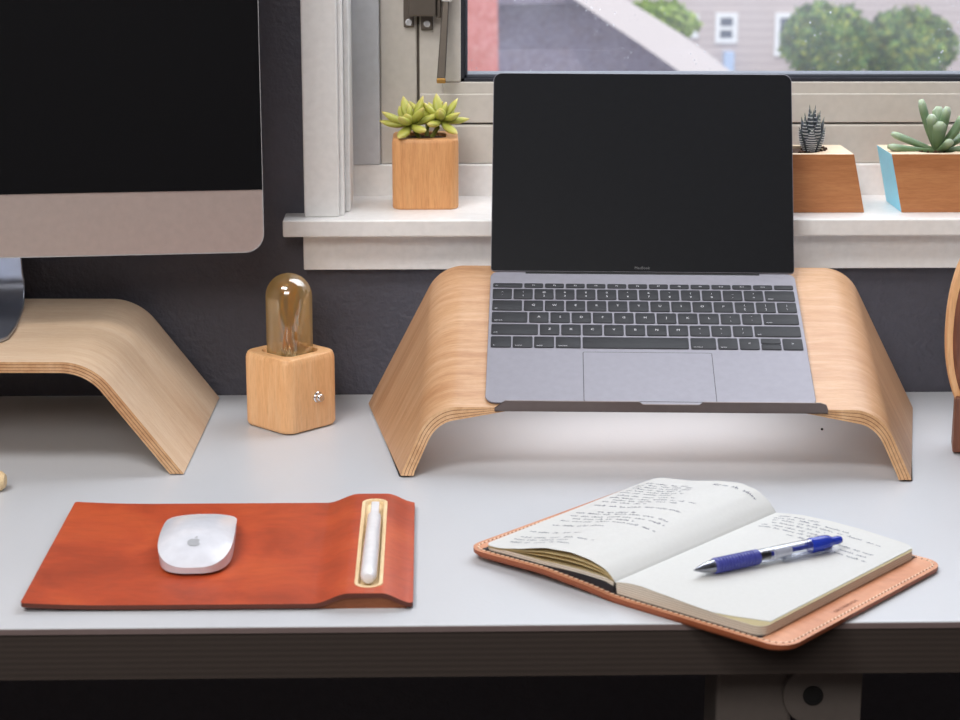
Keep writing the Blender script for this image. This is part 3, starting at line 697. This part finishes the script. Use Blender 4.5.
# stitching along the rim
bm = bmesh.new()
def rim(d):      # perimeter polyline at inset d
    x0, x1, y0, y1, r = -137+d, 145-d, -5+d, 213-d, 16-d
    pts = []
    for cx_, cy_, a0 in ((x1-r, y1-r, 0), (x0+r, y1-r, 90), (x0+r, y0+r, 180), (x1-r, y0+r, 270)):
        for i in range(9): a = math.radians(a0+90*i/8); pts.append((cx_+r*math.cos(a), cy_+r*math.sin(a)))
    pts.append(pts[0]); return pts
def walk(pts, step):
    out = []; acc = 0
    for (ax, ay), (bx, by) in zip(pts, pts[1:]):
        l = math.hypot(bx-ax, by-ay)
        while acc < l:
            t = acc/l; out.append((ax+(bx-ax)*t, ay+(by-ay)*t, (bx-ax)/l, (by-ay)/l)); acc += step
        acc -= l
    return out
for x, y, dx, dy in walk(rim(4), 4.6):
    m = Matrix.Translation(L(x, y, zlet(x, y)+.15)) @ Matrix.Rotation(math.atan2(dy, dx)+.35, 4, 'Z'); box(bm, -1.5, 1.5, -.45, .45, -.2, .25, mtx=m)
    m2 = Matrix.Translation(L(x+dx*2.3, y+dy*2.3, zlet(x, y)+.08)) @ Matrix.Rotation(math.atan2(dy, dx), 4, 'Z'); box(bm, -.55, .55, -.55, .55, -.2, .2, mi=1, mtx=m2)
finish('stitching', bm, ['thread', 'hole'], cov, smooth=0)
tm = Matrix.Translation(L(134.5, 88, 4.85)) @ Matrix.Rotation(PI/2, 4, 'Z')
text_mesh('GROVEMADE', 4.6, 'hole', cov, tm, name='stamped_lettering', spacing=1.15)
# notebook cover (dark)
blb = smooth_tab([(-123, 10), (-106, 10.4), (-64, 11.4), (-30, 13), (-9, 12.6), (-1, 10.5)], 50)
def zbl(x, y=0): return interp(blb, x)-.6*(zleb(x, 0)-zleb(x, y))
bm = bmesh.new(); cxs = [-123+1.2*i for i in range(103)]
slab(bm, cxs, lambda x: (-.5, 208.5), lambda x, y: zlet(x, y), lambda x, y: max(zbl(x, y), zlet(x, y)+.4), 8)
slab(bm, [0, .6]+[2+4*i for i in range(31)], lambda x: (-.5, 208.5), lambda x, y: zlet(x, y), lambda x, y: zlet(x, y)+.9 if x > 1 else 12.5, 4)
finish('notebook_cover', bm, 'dark_cover', nb_, smooth=30)
def yrp(x): d = rcorner(x, -123, 123, 9); return (0+d, UH-d)
axs = sorted([-123+1.5*i for i in range(83)]+[-122.6, -122])
bm = bmesh.new(); slab(bm, [x for x in axs if x <= -.2], yrp, lambda x, y: zbl(x, y), lambda x, y: min(zbl(x, y)+3.0, zpage(x, y)-1.6), 10, 0, 1)
finish('left_page_block', bm, ['paper_cream', 'block_edge'], nb_, smooth=30)
def zlo(x, y): return min(zbl(x, y)+3.0, zpage(x, y)-1.6)
for q in (.35, .62):
    bm = bmesh.new(); slab(bm, [x for x in axs if x < 0], yrp, lambda x, y: zlo(x, y)+(zpage(x, y)-zlo(x, y))*q-.1, lambda x, y: zlo(x, y)+(zpage(x, y)-zlo(x, y))*q, 10)
    finish('page', bm, 'paper_cream', nb_, smooth=60)
bm = bmesh.new(); slab(bm, [x for x in axs if x < 0]+[0], yrp, lambda x, y: zpage(x, y)-.15, lambda x, y: zpage(x, y), 26)
lpg = finish('written_page', bm, 'paper', nb_, smooth=60)
rxs = sorted([1+1.5*i for i in range(82)]+[122.1, 122.6, 123])
bm = bmesh.new(); slab(bm, rxs, yrp, lambda x, y: zlet(x, y)+.9, lambda x, y: zpage(x, y)-.5, 12, 0, 1)
finish('right_page_block', bm, ['paper_cream', 'block_edge'], nb_, smooth=30)
def ytop(x):
    a, b = yrp(x)
    if x > 84: a = max(a, (x-84)*.34)
    return (a, b)
bm = bmesh.new(); slab(bm, [0]+[x for x in rxs if x < 121.8], ytop, lambda x, y: zpage(x, y)-.35, lambda x, y: zpage(x, y), 12)
rpg = finish('written_page', bm, 'paper', nb_, smooth=60)
# handwriting: thin ink ribbons that follow the pages
def scribble(bm, x0, x1, y, amp=1.5, rnd=random):
    x = x0
    while x < x1:
        wl = rnd.uniform(4, 13); pts = []; xx = x; ph = rnd.uniform(0, 6)
        while xx < min(x+wl, x1):
            h = amp*(.45*math.sin(xx*3.3+ph)+.35*math.sin(xx*5.1+ph*2))+(amp*1.0 if rnd.random() < .10 else 0)
            pts.append((xx+.25*math.sin(xx*6.6), y+h+(xx-x0)*.012)); xx += .32
        prev = None
        for (ax, ay), (bx, by) in zip(pts, pts[1:]):
            dx, dy = bx-ax, by-ay; l = math.hypot(dx, dy) or 1; nx, ny = -dy/l*.20, dx/l*.20
            q = [(ax+nx, ay+ny), (bx+nx, by+ny), (bx-nx, by-ny), (ax-nx, ay-ny)]
            bm.faces.new([bm.verts.new(L(u, v, zpage(u, v)+.12)) for u, v in q][::-1])
        x += wl+rnd.uniform(2, 4.5)
bm = bmesh.new()
scribble(bm, -52, -12, 196, 2.0)
for y, xa, xb in ((188, -112, -70), (182, -116, -62), (176, -116, -60), (170, -112, -64), (164, -114, -58), (158, -116, -66), (150, -112, -56), (143, -114, -30), (137, -106, -44), (131, -112, -70), (120, -112, -30), (104, -96, -60), (98, -112, -22), (90, -112, -24), (83, -104, -46), (76, -110, -22), (64, -108, -60), (44, -114, -66), (30, -112, -44), (23, -112, -60), (16, -110, -50)):
    scribble(bm, xa, xb, y, 1.4)
finish('handwriting', bm, 'ink', lpg, smooth=0)
bm = bmesh.new()
for y, xa, xb in ((199, 8, 44), (193, 8, 76), (187, 10, 108), (180, 14, 60), (173, 10, 64), (167, 10, 112), (160, 40, 110), (153, 84, 112)):
    scribble(bm, xa, xb, y, 1.4)
finish('handwriting', bm, 'ink', rpg, smooth=0)
# ------------------------------------------------------------------ pen on the notebook
def pen_pt(px, py, z):
    d = fw + rt*((px-480)/F) - up*((py-360)/F); o = cam.matrix_world.translation; return o + d*((DZ+z*.001-o.z)/d.z)
A = pen_pt(693.5, 570.3, 22.0); Bp = pen_pt(841, 539.3, 23.2); ax = (Bp-A).normalized(); PL = (Bp-A).length*1000
side = ax.cross(Vector((0, 0, 1))).normalized(); upp = side.cross(ax)
MP = Matrix((ax, -side, upp)).transposed().to_4x4(); MP.translation = A
pen = thing('pen', 'blue and clear plastic ballpoint pen lying on the open notebook', 'pen', mat=MP)
X = (1, 0, 0); k = PL/144
def seg(name, prof, mat, parent=pen, n=24):
    bm = bmesh.new(); lathe(bm, [(r, h*k) for r, h in prof], L(0, 0, 0), X, n); return finish(name, bm, mat, parent, smooth=40)
seg('tip', [(.4, 0), (.6, 1.5), (1.5, 3), (1.6, 5), (3.0, 8), (4.4, 18), (4.4, 19)], 'silver_tip')
seg('nose_cone', [(1.8, 4), (3.4, 9), (5.0, 18.5)], 'clear_plastic')
gp = [(4.9, 18.5), (5.6, 19.5)]
for i in range(13): gp += [(5.75, 20.5+i*2.9), (5.75, 22.2+i*2.9), (5.25, 22.6+i*2.9), (5.25, 23.1+i*2.9)]
gp += [(5.7, 59.5), (5.5, 61)]
seg('grip', gp, 'blue_rubber')
seg('barrel', [(5.1, 61), (5.2, 62), (5.2, 112), (5.1, 113)], 'clear_plastic')
seg('ink_refill', [(1.3, 61), (1.3, 74), (1.8, 74), (1.8, 110)], 'blue_plastic')
seg('spring', [(3.5, 62), (3.5, 72)], 'dark_metal'); seg('label_band', [(4.4, 76), (4.4, 92)], 'pencil_white')
seg('end_cap', [(5.2, 112), (5.7, 113), (5.8, 126), (5.2, 131), (4.2, 133)], 'blue_plastic')
seg('push_button', [(3.2, 133), (3.2, 141), (2.6, 143.5), (.3, 144)], 'blue_plastic')
bm = bmesh.new(); box(bm, 82*k, 128*k, -1.6, 1.6, 6.2, 7.6); box(bm, 122*k, 130*k, -2, 2, 4, 7.6); box(bm, 82*k, 85*k, -1.6, 1.6, 5.2, 6.4)
finish('clip', bm, 'clear_plastic', pen, smooth=0, bevel=.5, mtx=Matrix.Rotation(2.3, 4, 'X'))
# ------------------------------------------------------------------ plants on the sill
def leaf_mesh(bm, base, d, length, width, thick, bend=.3, tip=2., n=7, m=10, lay=None, curl=None, blunt=False):
    d = Vector(d).normalized(); upv = Vector((0, 0, 1)); s = d.cross(upv)
    s = s.normalized() if s.length > .05 else Vector((1, 0, 0)); nrm = s.cross(d).normalized()
    rings = []; vals = []; p = base.copy(); dirv = d.copy()
    for i in range(n+1):
        t = i/n
        if blunt: w = width*(.5+.5*math.sin(min(1, t*1.25)*PI/2))*(1 if t < .9 else (1-((t-.9)/.1)**2*.5)); 
        else: w = width*(.42+.58*math.sin(min(t*1.55, 1)*PI/2))*(1-max(0, (t-.45)/.55)**tip)
        if i == n: w = max(w, width*(.45 if blunt else .04))
        th = thick*(w/width)**.8
        rings.append([p+s*(w*.0005*math.cos(2*PI*q/m))+nrm*(th*.0005*math.sin(2*PI*q/m)) for q in range(m)]); vals.append(t)
        dirv = (dirv+upv*(bend/n)).normalized(); nrm = s.cross(dirv).normalized(); p = p+dirv*(length*.001/n)
    R = [[bm.verts.new(v) for v in r] for r in rings]
    for r, t in zip(R, vals):
        for v in r: v[lay] = t
    for a, b in zip(R, R[1:]):
        for i in range(m): j = (i+1) % m; bm.faces.new((a[i], a[j], b[j], b[i]))
    bm.faces.new(list(reversed(R[0]))); bm.faces.new(R[-1])
    return rings
def new_leaf_bm():
    bm = bmesh.new(); return bm, bm.verts.layers.float.new('along')
def rough_disc(bm, w, d, z, seed=1):
    rnd = random.Random(seed); n = 12; V = [[bm.verts.new(L((i/n-.5)*w, (j/n-.5)*d, z+rnd.uniform(-1.2, 1.2))) for j in range(n+1)] for i in range(n+1)]
    for i in range(n):
        for j in range(n): bm.faces.new((V[i][j], V[i+1][j], V[i+1][j+1], V[i][j+1]))
# pot 1
ZS = 179.4
p1 = thing('potted_succulent', 'yellow green rosette succulent in an upright maple pot on the sill, left of the laptop', 'potted plant', S(-2, 48, ZS), 0, 'wooden succulent pots on the sill')
out = rrect(64, 62, 11, 8); bm = bmesh.new()
rings = [[L(x*.96, y*.96, 0) for x, y in out], [L(x*.99, y*.99, 1) for x, y in out], [L(x, y, 3) for x, y in out], [L(x, y, 63.5) for x, y in out], [L(x*.985, y*.985, 66.5) for x, y in out], [L(x*.95, y*.95, 68) for x, y in out], [L(24*math.cos(math.atan2(y, x)), 24*math.sin(math.atan2(y, x)), 68) for x, y in out], [L(23*math.cos(math.atan2(y, x)), 23*math.sin(math.atan2(y, x)), 54) for x, y in out]]
Rv = loft(bm, rings, cap=False); bm.faces.new(list(reversed(Rv[0]))); bm.faces.new(Rv[-1]); finish('pot', bm, 'maple_pot', p1, smooth=30)
bm = bmesh.new(); lathe(bm, [(22.5, 54), (22.5, 65), (14, 66), (.1, 66.5)]); finish('soil', bm, 'soil', p1)
rnd = random.Random(3)
for cx_, cy_, cz_, sc2, tilt in ((-14, -10, 80, 1.0, (-.25, -.45)), (15, -4, 83, .92, (.2, -.4)), (3, 14, 82, .8, (0, .2))):
    bm, lay = new_leaf_bm(); tv = Vector((tilt[0], tilt[1], 1)).normalized()
    q = Vector((0, 0, 1)).rotation_difference(tv)
    for ringi, (nl, el, ll) in enumerate(((6, .0, 29), (5, .6, 27), (2, 1.15, 17))):
        for i in range(nl):
            a = 2*PI*i/nl+ringi*.6+rnd.uniform(-.15, .15); e = el+rnd.uniform(-.12, .12)
            d = q @ Vector((math.cos(a)*math.cos(e), math.sin(a)*math.cos(e), math.sin(e)))
            leaf_mesh(bm, L(cx_, cy_, cz_)+d*.002, d, ll*sc2*rnd.uniform(.9, 1.1), 12.5*sc2, 7.5*sc2, .35, lay=lay, n=9)
    tube(bm, [L(cx_*.4, cy_*.4, 66), L(cx_*.8, cy_*.8, 76), L(cx_, cy_, cz_+2)], 2.2, 8)
    finish('rosette', bm, 'leaf_yellow', p1, smooth=70)
# leaning bamboo planters
def geo_pot(root, cut_side):
    w, d, h, sh = 95, 64, 56.4, -12.5       # sheared box: top is shifted to the left
    bm = bmesh.new()
    bo = [(0, 0), (w, 0), (w, d), (0, d)]
    lo = [bm.verts.new(L(x, y, 0)) for x, y in bo]; hi = [bm.verts.new(L(x+sh, y, h)) for x, y in bo]
    cxp, cyp, rr = w/2+sh, d/2, 25; n = 32
    ci = [(cxp+rr*math.cos(-3*PI/4+2*PI*i/n), cyp+rr*math.sin(-3*PI/4+2*PI*i/n)) for i in range(n)]
    ct_ = [bm.verts.new(L(x, y, h)) for x, y in ci]; cb_ = [bm.verts.new(L(x, y, h-14)) for x, y in ci]
    bm.faces.new(list(reversed(lo)))
    for i in range(4):
        j = (i+1) % 4; f = bm.faces.new((lo[i], lo[j], hi[j], hi[i])); f.material_index = 2 if (i == 3 and cut_side) else 0
    for s_ in range(4):           # top face in four fans between corners
        k0 = s_*n//4; idx = [(k0+i) % n for i in range(n//4+1)]
        f = bm.faces.new([hi[s_], hi[(s_+1) % 4]]+[ct_[i] for i in reversed(idx)]); f.material_index = 1
    for i in range(n): j = (i+1) % n; bm.faces.new((ct_[j], ct_[i], cb_[i], cb_[j])).material_index = 1
    bm.faces.new(cb_).material_index = 1
    finish('pot', bm, ['bamboo', 'bamboo_top', 'cyan'], root, smooth=0, bevel=.6)
    bm = bmesh.new(); rnd = random.Random(5); lathe(bm, [(24.5, h-13.5), (24.5, h-3), (12, h-2.6), (.1, h-2.4)], L(cxp, cyp, 0), n=24)
    so = finish('soil', bm, 'soil', root)
    bm = bmesh.new()
    for i in range(46):
        a = rnd.uniform(0, 2*PI); r = rnd.uniform(9, 27); s_ = rnd.uniform(1, 2.2); c = L(cxp+r*math.cos(a), cyp+r*math.sin(a)*.9, h-.8 if r < 24 else h+.8)
        bmesh.ops.create_icosphere(bm, subdivisions=1, radius=s_*.001, matrix=Matrix.Translation(c))
    finish('gravel', bm, 'soil', root, smooth=0)
    return cxp, cyp, h
p2 = thing('potted_succulent', 'dark spiky zebra succulent in a plain leaning bamboo planter right of the laptop lid', 'potted plant', S(419.5-95, -4, ZS), 0, 'wooden succulent pots on the sill')
cxp, cyp, h = geo_pot(p2, False)
cxp += 11; cyp -= 6
bm, lay = new_leaf_bm(); bz, _l = new_leaf_bm(); rnd = random.Random(11)
for ringi, (nl, e, ll, w_, r0) in enumerate(((5, 1.12, 28, 13, 4), (5, 1.25, 36, 11.5, 3), (5, 1.38, 42, 9, 2), (3, 1.5, 45, 7, .8))):
    for i in range(nl):
        a = 2*PI*i/nl+ringi*.55-.5; d = Vector((math.cos(a)*math.cos(e), math.sin(a)*math.cos(e), math.sin(e)))
        rg_ = leaf_mesh(bm, L(cxp+r0*math.cos(a), cyp+r0*math.sin(a), h-3), d, ll*rnd.uniform(.93, 1.05), w_, 5.5, .6, tip=1.15, lay=lay, n=12, m=12)
        for kk in range(2, 12):   # pale ridges across each leaf
            rr_ = rg_[kk]; c = sum(rr_, Vector())/len(rr_)
            tube(bz, [c+(rr_[q]-c)*1.03 for q in (7, 8, 9, 10, 11)], .42, 5)
zz_ = finish('rosette', bm, 'leaf_dark', p2, smooth=70); finish('white_ridges', bz, 'zebra_white', zz_, smooth=70)
p3 = thing('potted_succulent', 'grey green finger leaved succulent in the leaning bamboo planter with a light blue side', 'potted plant', S(455.3, -4, ZS), 0, 'wooden succulent pots on the sill')
cxp, cyp, h = geo_pot(p3, True)
bm, lay = new_leaf_bm(); B0 = L(cxp+2, cyp-8, h-1)
fl_ = [((-.55, .25, 1.25), 50, 9.5, .5), ((-.30, -.2, 1.0), 36, 10, .4), ((-.05, -.45, 1.0), 30, 11, .5), ((.22, -.1, 1.2), 42, 10.5, .2), ((.10, .5, 1.2), 42, 9.5, .3), ((.8, .0, .75), 42, 10.5, .6),
       ((-1.0, -.1, .05), 47, 8.5, .12), ((-.95, .5, .35), 45, 8.5, .0), ((-.9, -.4, .0), 34, 8, .5), ((1.0, -.15, .1), 48, 8.5, .15), ((.9, .5, .3), 40, 8.5, .2), ((.4, -.8, .3), 22, 8.5, .6)]
for d, ll, w_, bd in fl_[:8]+fl_[9:]:
    leaf_mesh(bm, B0, d, ll*1.05, w_*1.22, w_*.85, bd, lay=lay, n=10, m=12, blunt=True)
finish('rosette', bm, 'leaf_grey', p3, smooth=70)
# ------------------------------------------------------------------ round wooden speaker at the right edge
sp = thing('round_wooden_speaker', 'round maple and walnut object on a steel foot at the right edge of the desk', 'speaker', S(497, -200, 0), -.22)
bm = bmesh.new(); n = 64
def ov(sx, sz, y): return [L(sx*math.copysign(abs(math.cos(a))**.92, math.cos(a)), y, 112+sz*math.copysign(abs(math.sin(a))**.92, math.sin(a))) for a in [2*PI*i/n for i in range(n)]]
loft(bm, [ov(42, 88, -14), ov(43.5, 90, -10), ov(44, 90, 4), ov(43, 88, 16), ov(36, 80, 22)]); bmesh.ops.recalc_face_normals(bm, faces=bm.faces)
finish('maple_shell', bm, 'maple_block', sp, smooth=50)
bm = bmesh.new(); loft(bm, [ov(37.5, 80, -13.5), ov(37.5, 80, -17), ov(35, 76, -19)]); bmesh.ops.recalc_face_normals(bm, faces=bm.faces)
finish('walnut_face', bm, 'walnut', sp, smooth=30)
finish('walnut_post', B(-32, 20, -20, 12, 2, 52), 'walnut', sp, smooth=0, bevel=1)
bm = bmesh.new(); box(bm, -25, 40, -46, 40, 0, 2)
finish('steel_foot', bm, 'lip_steel', sp, smooth=0, bevel=.6)
# wooden end at the left edge
wd = thing('wooden_pen', 'pale wooden rounded end just showing at the left edge of the desk', 'pen', S(-360, -300, 0), 0)
bm = bmesh.new(); lathe(bm, [(5.5, -8), (8, -5), (8.6, 0), (8.6, 120), (7, 124)], L(2, 0, 8.8), (-1, .04, 0), 24)
finish('shaft', bm, 'tray_wood', wd, smooth=40)
# small black speck on the desk top
bm = bmesh.new(); bmesh.ops.create_icosphere(bm, subdivisions=2, radius=.0012); 
o = finish('screw_cover', bm, 'rubber', None, loc=S(361.4, -133.8, .9)); props(o, 'tiny black speck on the white desk top under the laptop stand', 'dot')
# ------------------------------------------------------------------ outdoors
def outp(px, py, y): return far(px, py, y)
structure('ground', (lambda b: b)(B(-60000, 60000, 4000, 90000, -6000, -5900)), 'ground', mtx=W0, smooth=0)
HY = 36.0
hs = thing('house', 'beige sided house with small white framed windows across the street', 'house', (0, HY, 0))
a = outp(560, 0, HY); b = outp(1010, 0, HY)
bm = bmesh.new(); box(bm, -9000, 22000, 0, 8000, -5200, 3000); finish('wall', bm, 'siding', hs, smooth=0)
def house_window(x0, x1, y0, y1, blue=False):
    p = outp(x0, y1, HY-.05); q = outp(x1, y0, HY-.05); X0_, X1_, Z0_, Z1_ = p.x*1000, q.x*1000, p.z*1000, q.z*1000; t = 90
    bm = bmesh.new(); box(bm, X0_, X1_, -60, 0, Z0_, Z0_+t); box(bm, X0_, X1_, -60, 0, Z1_-t, Z1_); box(bm, X0_, X0_+t, -60, 0, Z0_+t, Z1_-t); box(bm, X1_-t, X1_, -60, 0, Z0_+t, Z1_-t)
    f = finish('window', bm, 'white_paint', hs, smooth=0)
    finish('pane', B(X0_+t, X1_-t, -30, -5, Z0_+t, Z1_-t), 'dark_window', f, smooth=0)
    finish('meeting_rail', B(X0_+t, X1_-t, -45, -5, (Z0_+Z1_)/2-40, (Z0_+Z1_)/2+30), 'white_paint', f, smooth=0)
for w_ in ((672, 699, 14, 38), (715, 738, 13, 43), (774, 800, 13, 56)): house_window(*w_)
bm = bmesh.new(); pA = outp(728, 62, HY-.1); box(bm, pA.x*1000-90, pA.x*1000+90, -300, 0, pA.z*1000-500, pA.z*1000+200); finish('blue_door', bm, 'blue_paint', hs, smooth=0)
# gable roof nearer than the house
NY_ = 17.0
rf = thing('neighbor_roof', 'purple grey shingled roof with pale sloping fascia outside the window', 'roof', (0, 0, 0))
def quadprism(pts, y0, y1):
    bm = bmesh.new(); A_ = [outp(x, y, y0) for x, y in pts]
    loft(bm, [A_, [p+Vector((0, y1-y0, 0)) for p in A_]]); bmesh.ops.recalc_face_normals(bm, faces=bm.faces); return bm
finish('shingle_slope', quadprism([(440, -60), (588, 0), (700, 82), (700, 160), (440, 160)], NY_, NY_+4), 'shingle', rf, smooth=0)
finish('upper_shingle', quadprism([(440, -80), (555, -80), (600, 2), (440, 6)], NY_-.3, NY_-.05), 'shingle', rf, smooth=0)
finish('fascia', quadprism([(560, -30), (604, -14), (690, 40), (745, 82), (745, 110), (700, 86), (640, 44), (575, 0)], NY_-.5, NY_-.1), 'rake', rf, smooth=0)
ch = finish('chimney', quadprism([(420, -60), (497, -60), (499, 120), (420, 120)], 13, 14), 'brick_red', None, smooth=0)
props(ch, 'pinkish red painted wall at the left side of the window view', 'wall')
def bush(name, px, py, rpx, rpy, y, mat, label, seed, n=420):
    rnd = random.Random(seed); t = thing(name, label, 'bush', (0, 0, 0), group='bushes outside the window'); c = outp(px, py, y); s = y/F*1.0
    bm = bmesh.new(); rx, rz, ry = rpx*s, rpy*s, rpx*s*.7
    for i in range(n):
        a = rnd.uniform(0, 2*PI); e = math.asin(rnd.uniform(-.9, 1)); r = rnd.uniform(.72, 1.0)
        p = c+Vector((rx*r*math.cos(a)*math.cos(e), ry*r*math.sin(a)*math.cos(e), rz*r*math.sin(e)))
        ls_ = rnd.uniform(.035, .085)*1.6; m = Matrix.Translation(p) @ Matrix.Rotation(rnd.uniform(0, 6), 4, Vector((rnd.uniform(-1, 1), rnd.uniform(-1, 1), rnd.uniform(-1, 1))).normalized())
        vs = [bm.verts.new(m @ Vector(q)) for q in ((-ls_, 0, 0), (0, -ls_*.5, .01), (ls_, 0, 0), (0, ls_*.5, .01))]; bm.faces.new(vs)
    bmesh.ops.create_icosphere(bm, subdivisions=3, radius=1, matrix=Matrix.Translation(c) @ Matrix.Diagonal((rx*.8, ry*.8, rz*.8, 1)))
    finish('foliage', bm, mat, t, smooth=0)
    bm = bmesh.new(); tube(bm, [Vector((c.x, c.y, -5.2)), Vector((c.x, c.y, c.z-rz*.5))], 90, 8); finish('trunk', bm, 'walnut', t)
bush('bush', 828, 42, 52, 42, 26, 'foliage', 'round dark and yellow green bush left of the street view centre, beyond the window glass', 1, 900)
bush('bush', 908, 46, 54, 42, 26.5, 'foliage', 'dark green bush at the right end of the window view', 2, 900)
bush('bush', 655, 22, 46, 22, 24, 'foliage2', 'bright yellow green bush behind the sloping pale roof edge', 3, 500)
# ------------------------------------------------------------------ light
w = bpy.data.worlds.new('overcast_sky'); bpy.context.scene.world = w; w.use_nodes = True
nt = w.node_tree; bg = nt.nodes['Background']; tc = nt.nodes.new('ShaderNodeTexCoord'); sx = nt.nodes.new('ShaderNodeSeparateXYZ'); nt.links.new(tc.outputs['Generated'], sx.inputs[0])
rp = nt.nodes.new('ShaderNodeValToRGB'); nt.links.new(sx.outputs['Z'], rp.inputs[0]); rp.color_ramp.elements[0].color = (.92, .94, 1, 1); rp.color_ramp.elements[1].color = (.68, .80, 1, 1)
nt.links.new(rp.outputs[0], bg.inputs[0]); bg.inputs[1].default_value = 1.5
def light(name, typ, loc, target, energy, color=(1, 1, 1), size=None, **k):
    ld_ = bpy.data.lights.new(name, typ); o = bpy.data.objects.new(name, ld_); C.objects.link(o); o.location = loc
    o.rotation_euler = (Vector(target)-Vector(loc)).to_track_quat('-Z', 'Y').to_euler(); ld_.energy = energy; ld_.color = color
    if size: ld_.shape = 'RECTANGLE'; ld_.size, ld_.size_y = size
    for a_, v in k.items(): setattr(ld_, a_, v)
    return o
light('window_daylight', 'AREA', S(430, 147, 900), S(250, -700, -100), 12.5, (.94, .96, 1), size=(.92, .9))
light('under_stand_fill', 'AREA', S(200, -125, 94), S(196, -92, 8), .30, (1, .97, .96), size=(.27, .13))  # added fill without a fixture, brightens the desk below the laptop platform
po = light('window_portal', 'AREA', S(530, 160, 780), S(530, -500, 780), 1, size=(1.24, 1.25)); po.data.cycles.is_portal = True
light('sun', 'SUN', (0, -20, 30), (6, 0, 0), 1.5, (1, .95, .86), angle=.05)
light('front_fill', 'AREA', (-.5, -2.95, 2.35), (.0, 0, .75), 30, (1, .965, .93), size=(1.5, .7))  # added room fill from behind the camera, lifts front faces, no fixture
light('overhead_fill', 'AREA', (-.75, -1.3, 2.52), (-.3, -.3, .74), 30, (1, .975, .95), size=(.9, .5))  # added fill from above, brightens the monitor stand while its underside stays dark
sc = bpy.context.scene; sc.view_settings.view_transform = 'Standard'; sc.view_settings.look = 'None'; sc.view_settings.gamma = 1; sc.view_settings.use_curve_mapping = False
sc.view_settings.exposure = 0.0
sc.cycles.max_bounces = 8; sc.cycles.transparent_max_bounces = 12; sc.cycles.use_denoising = True
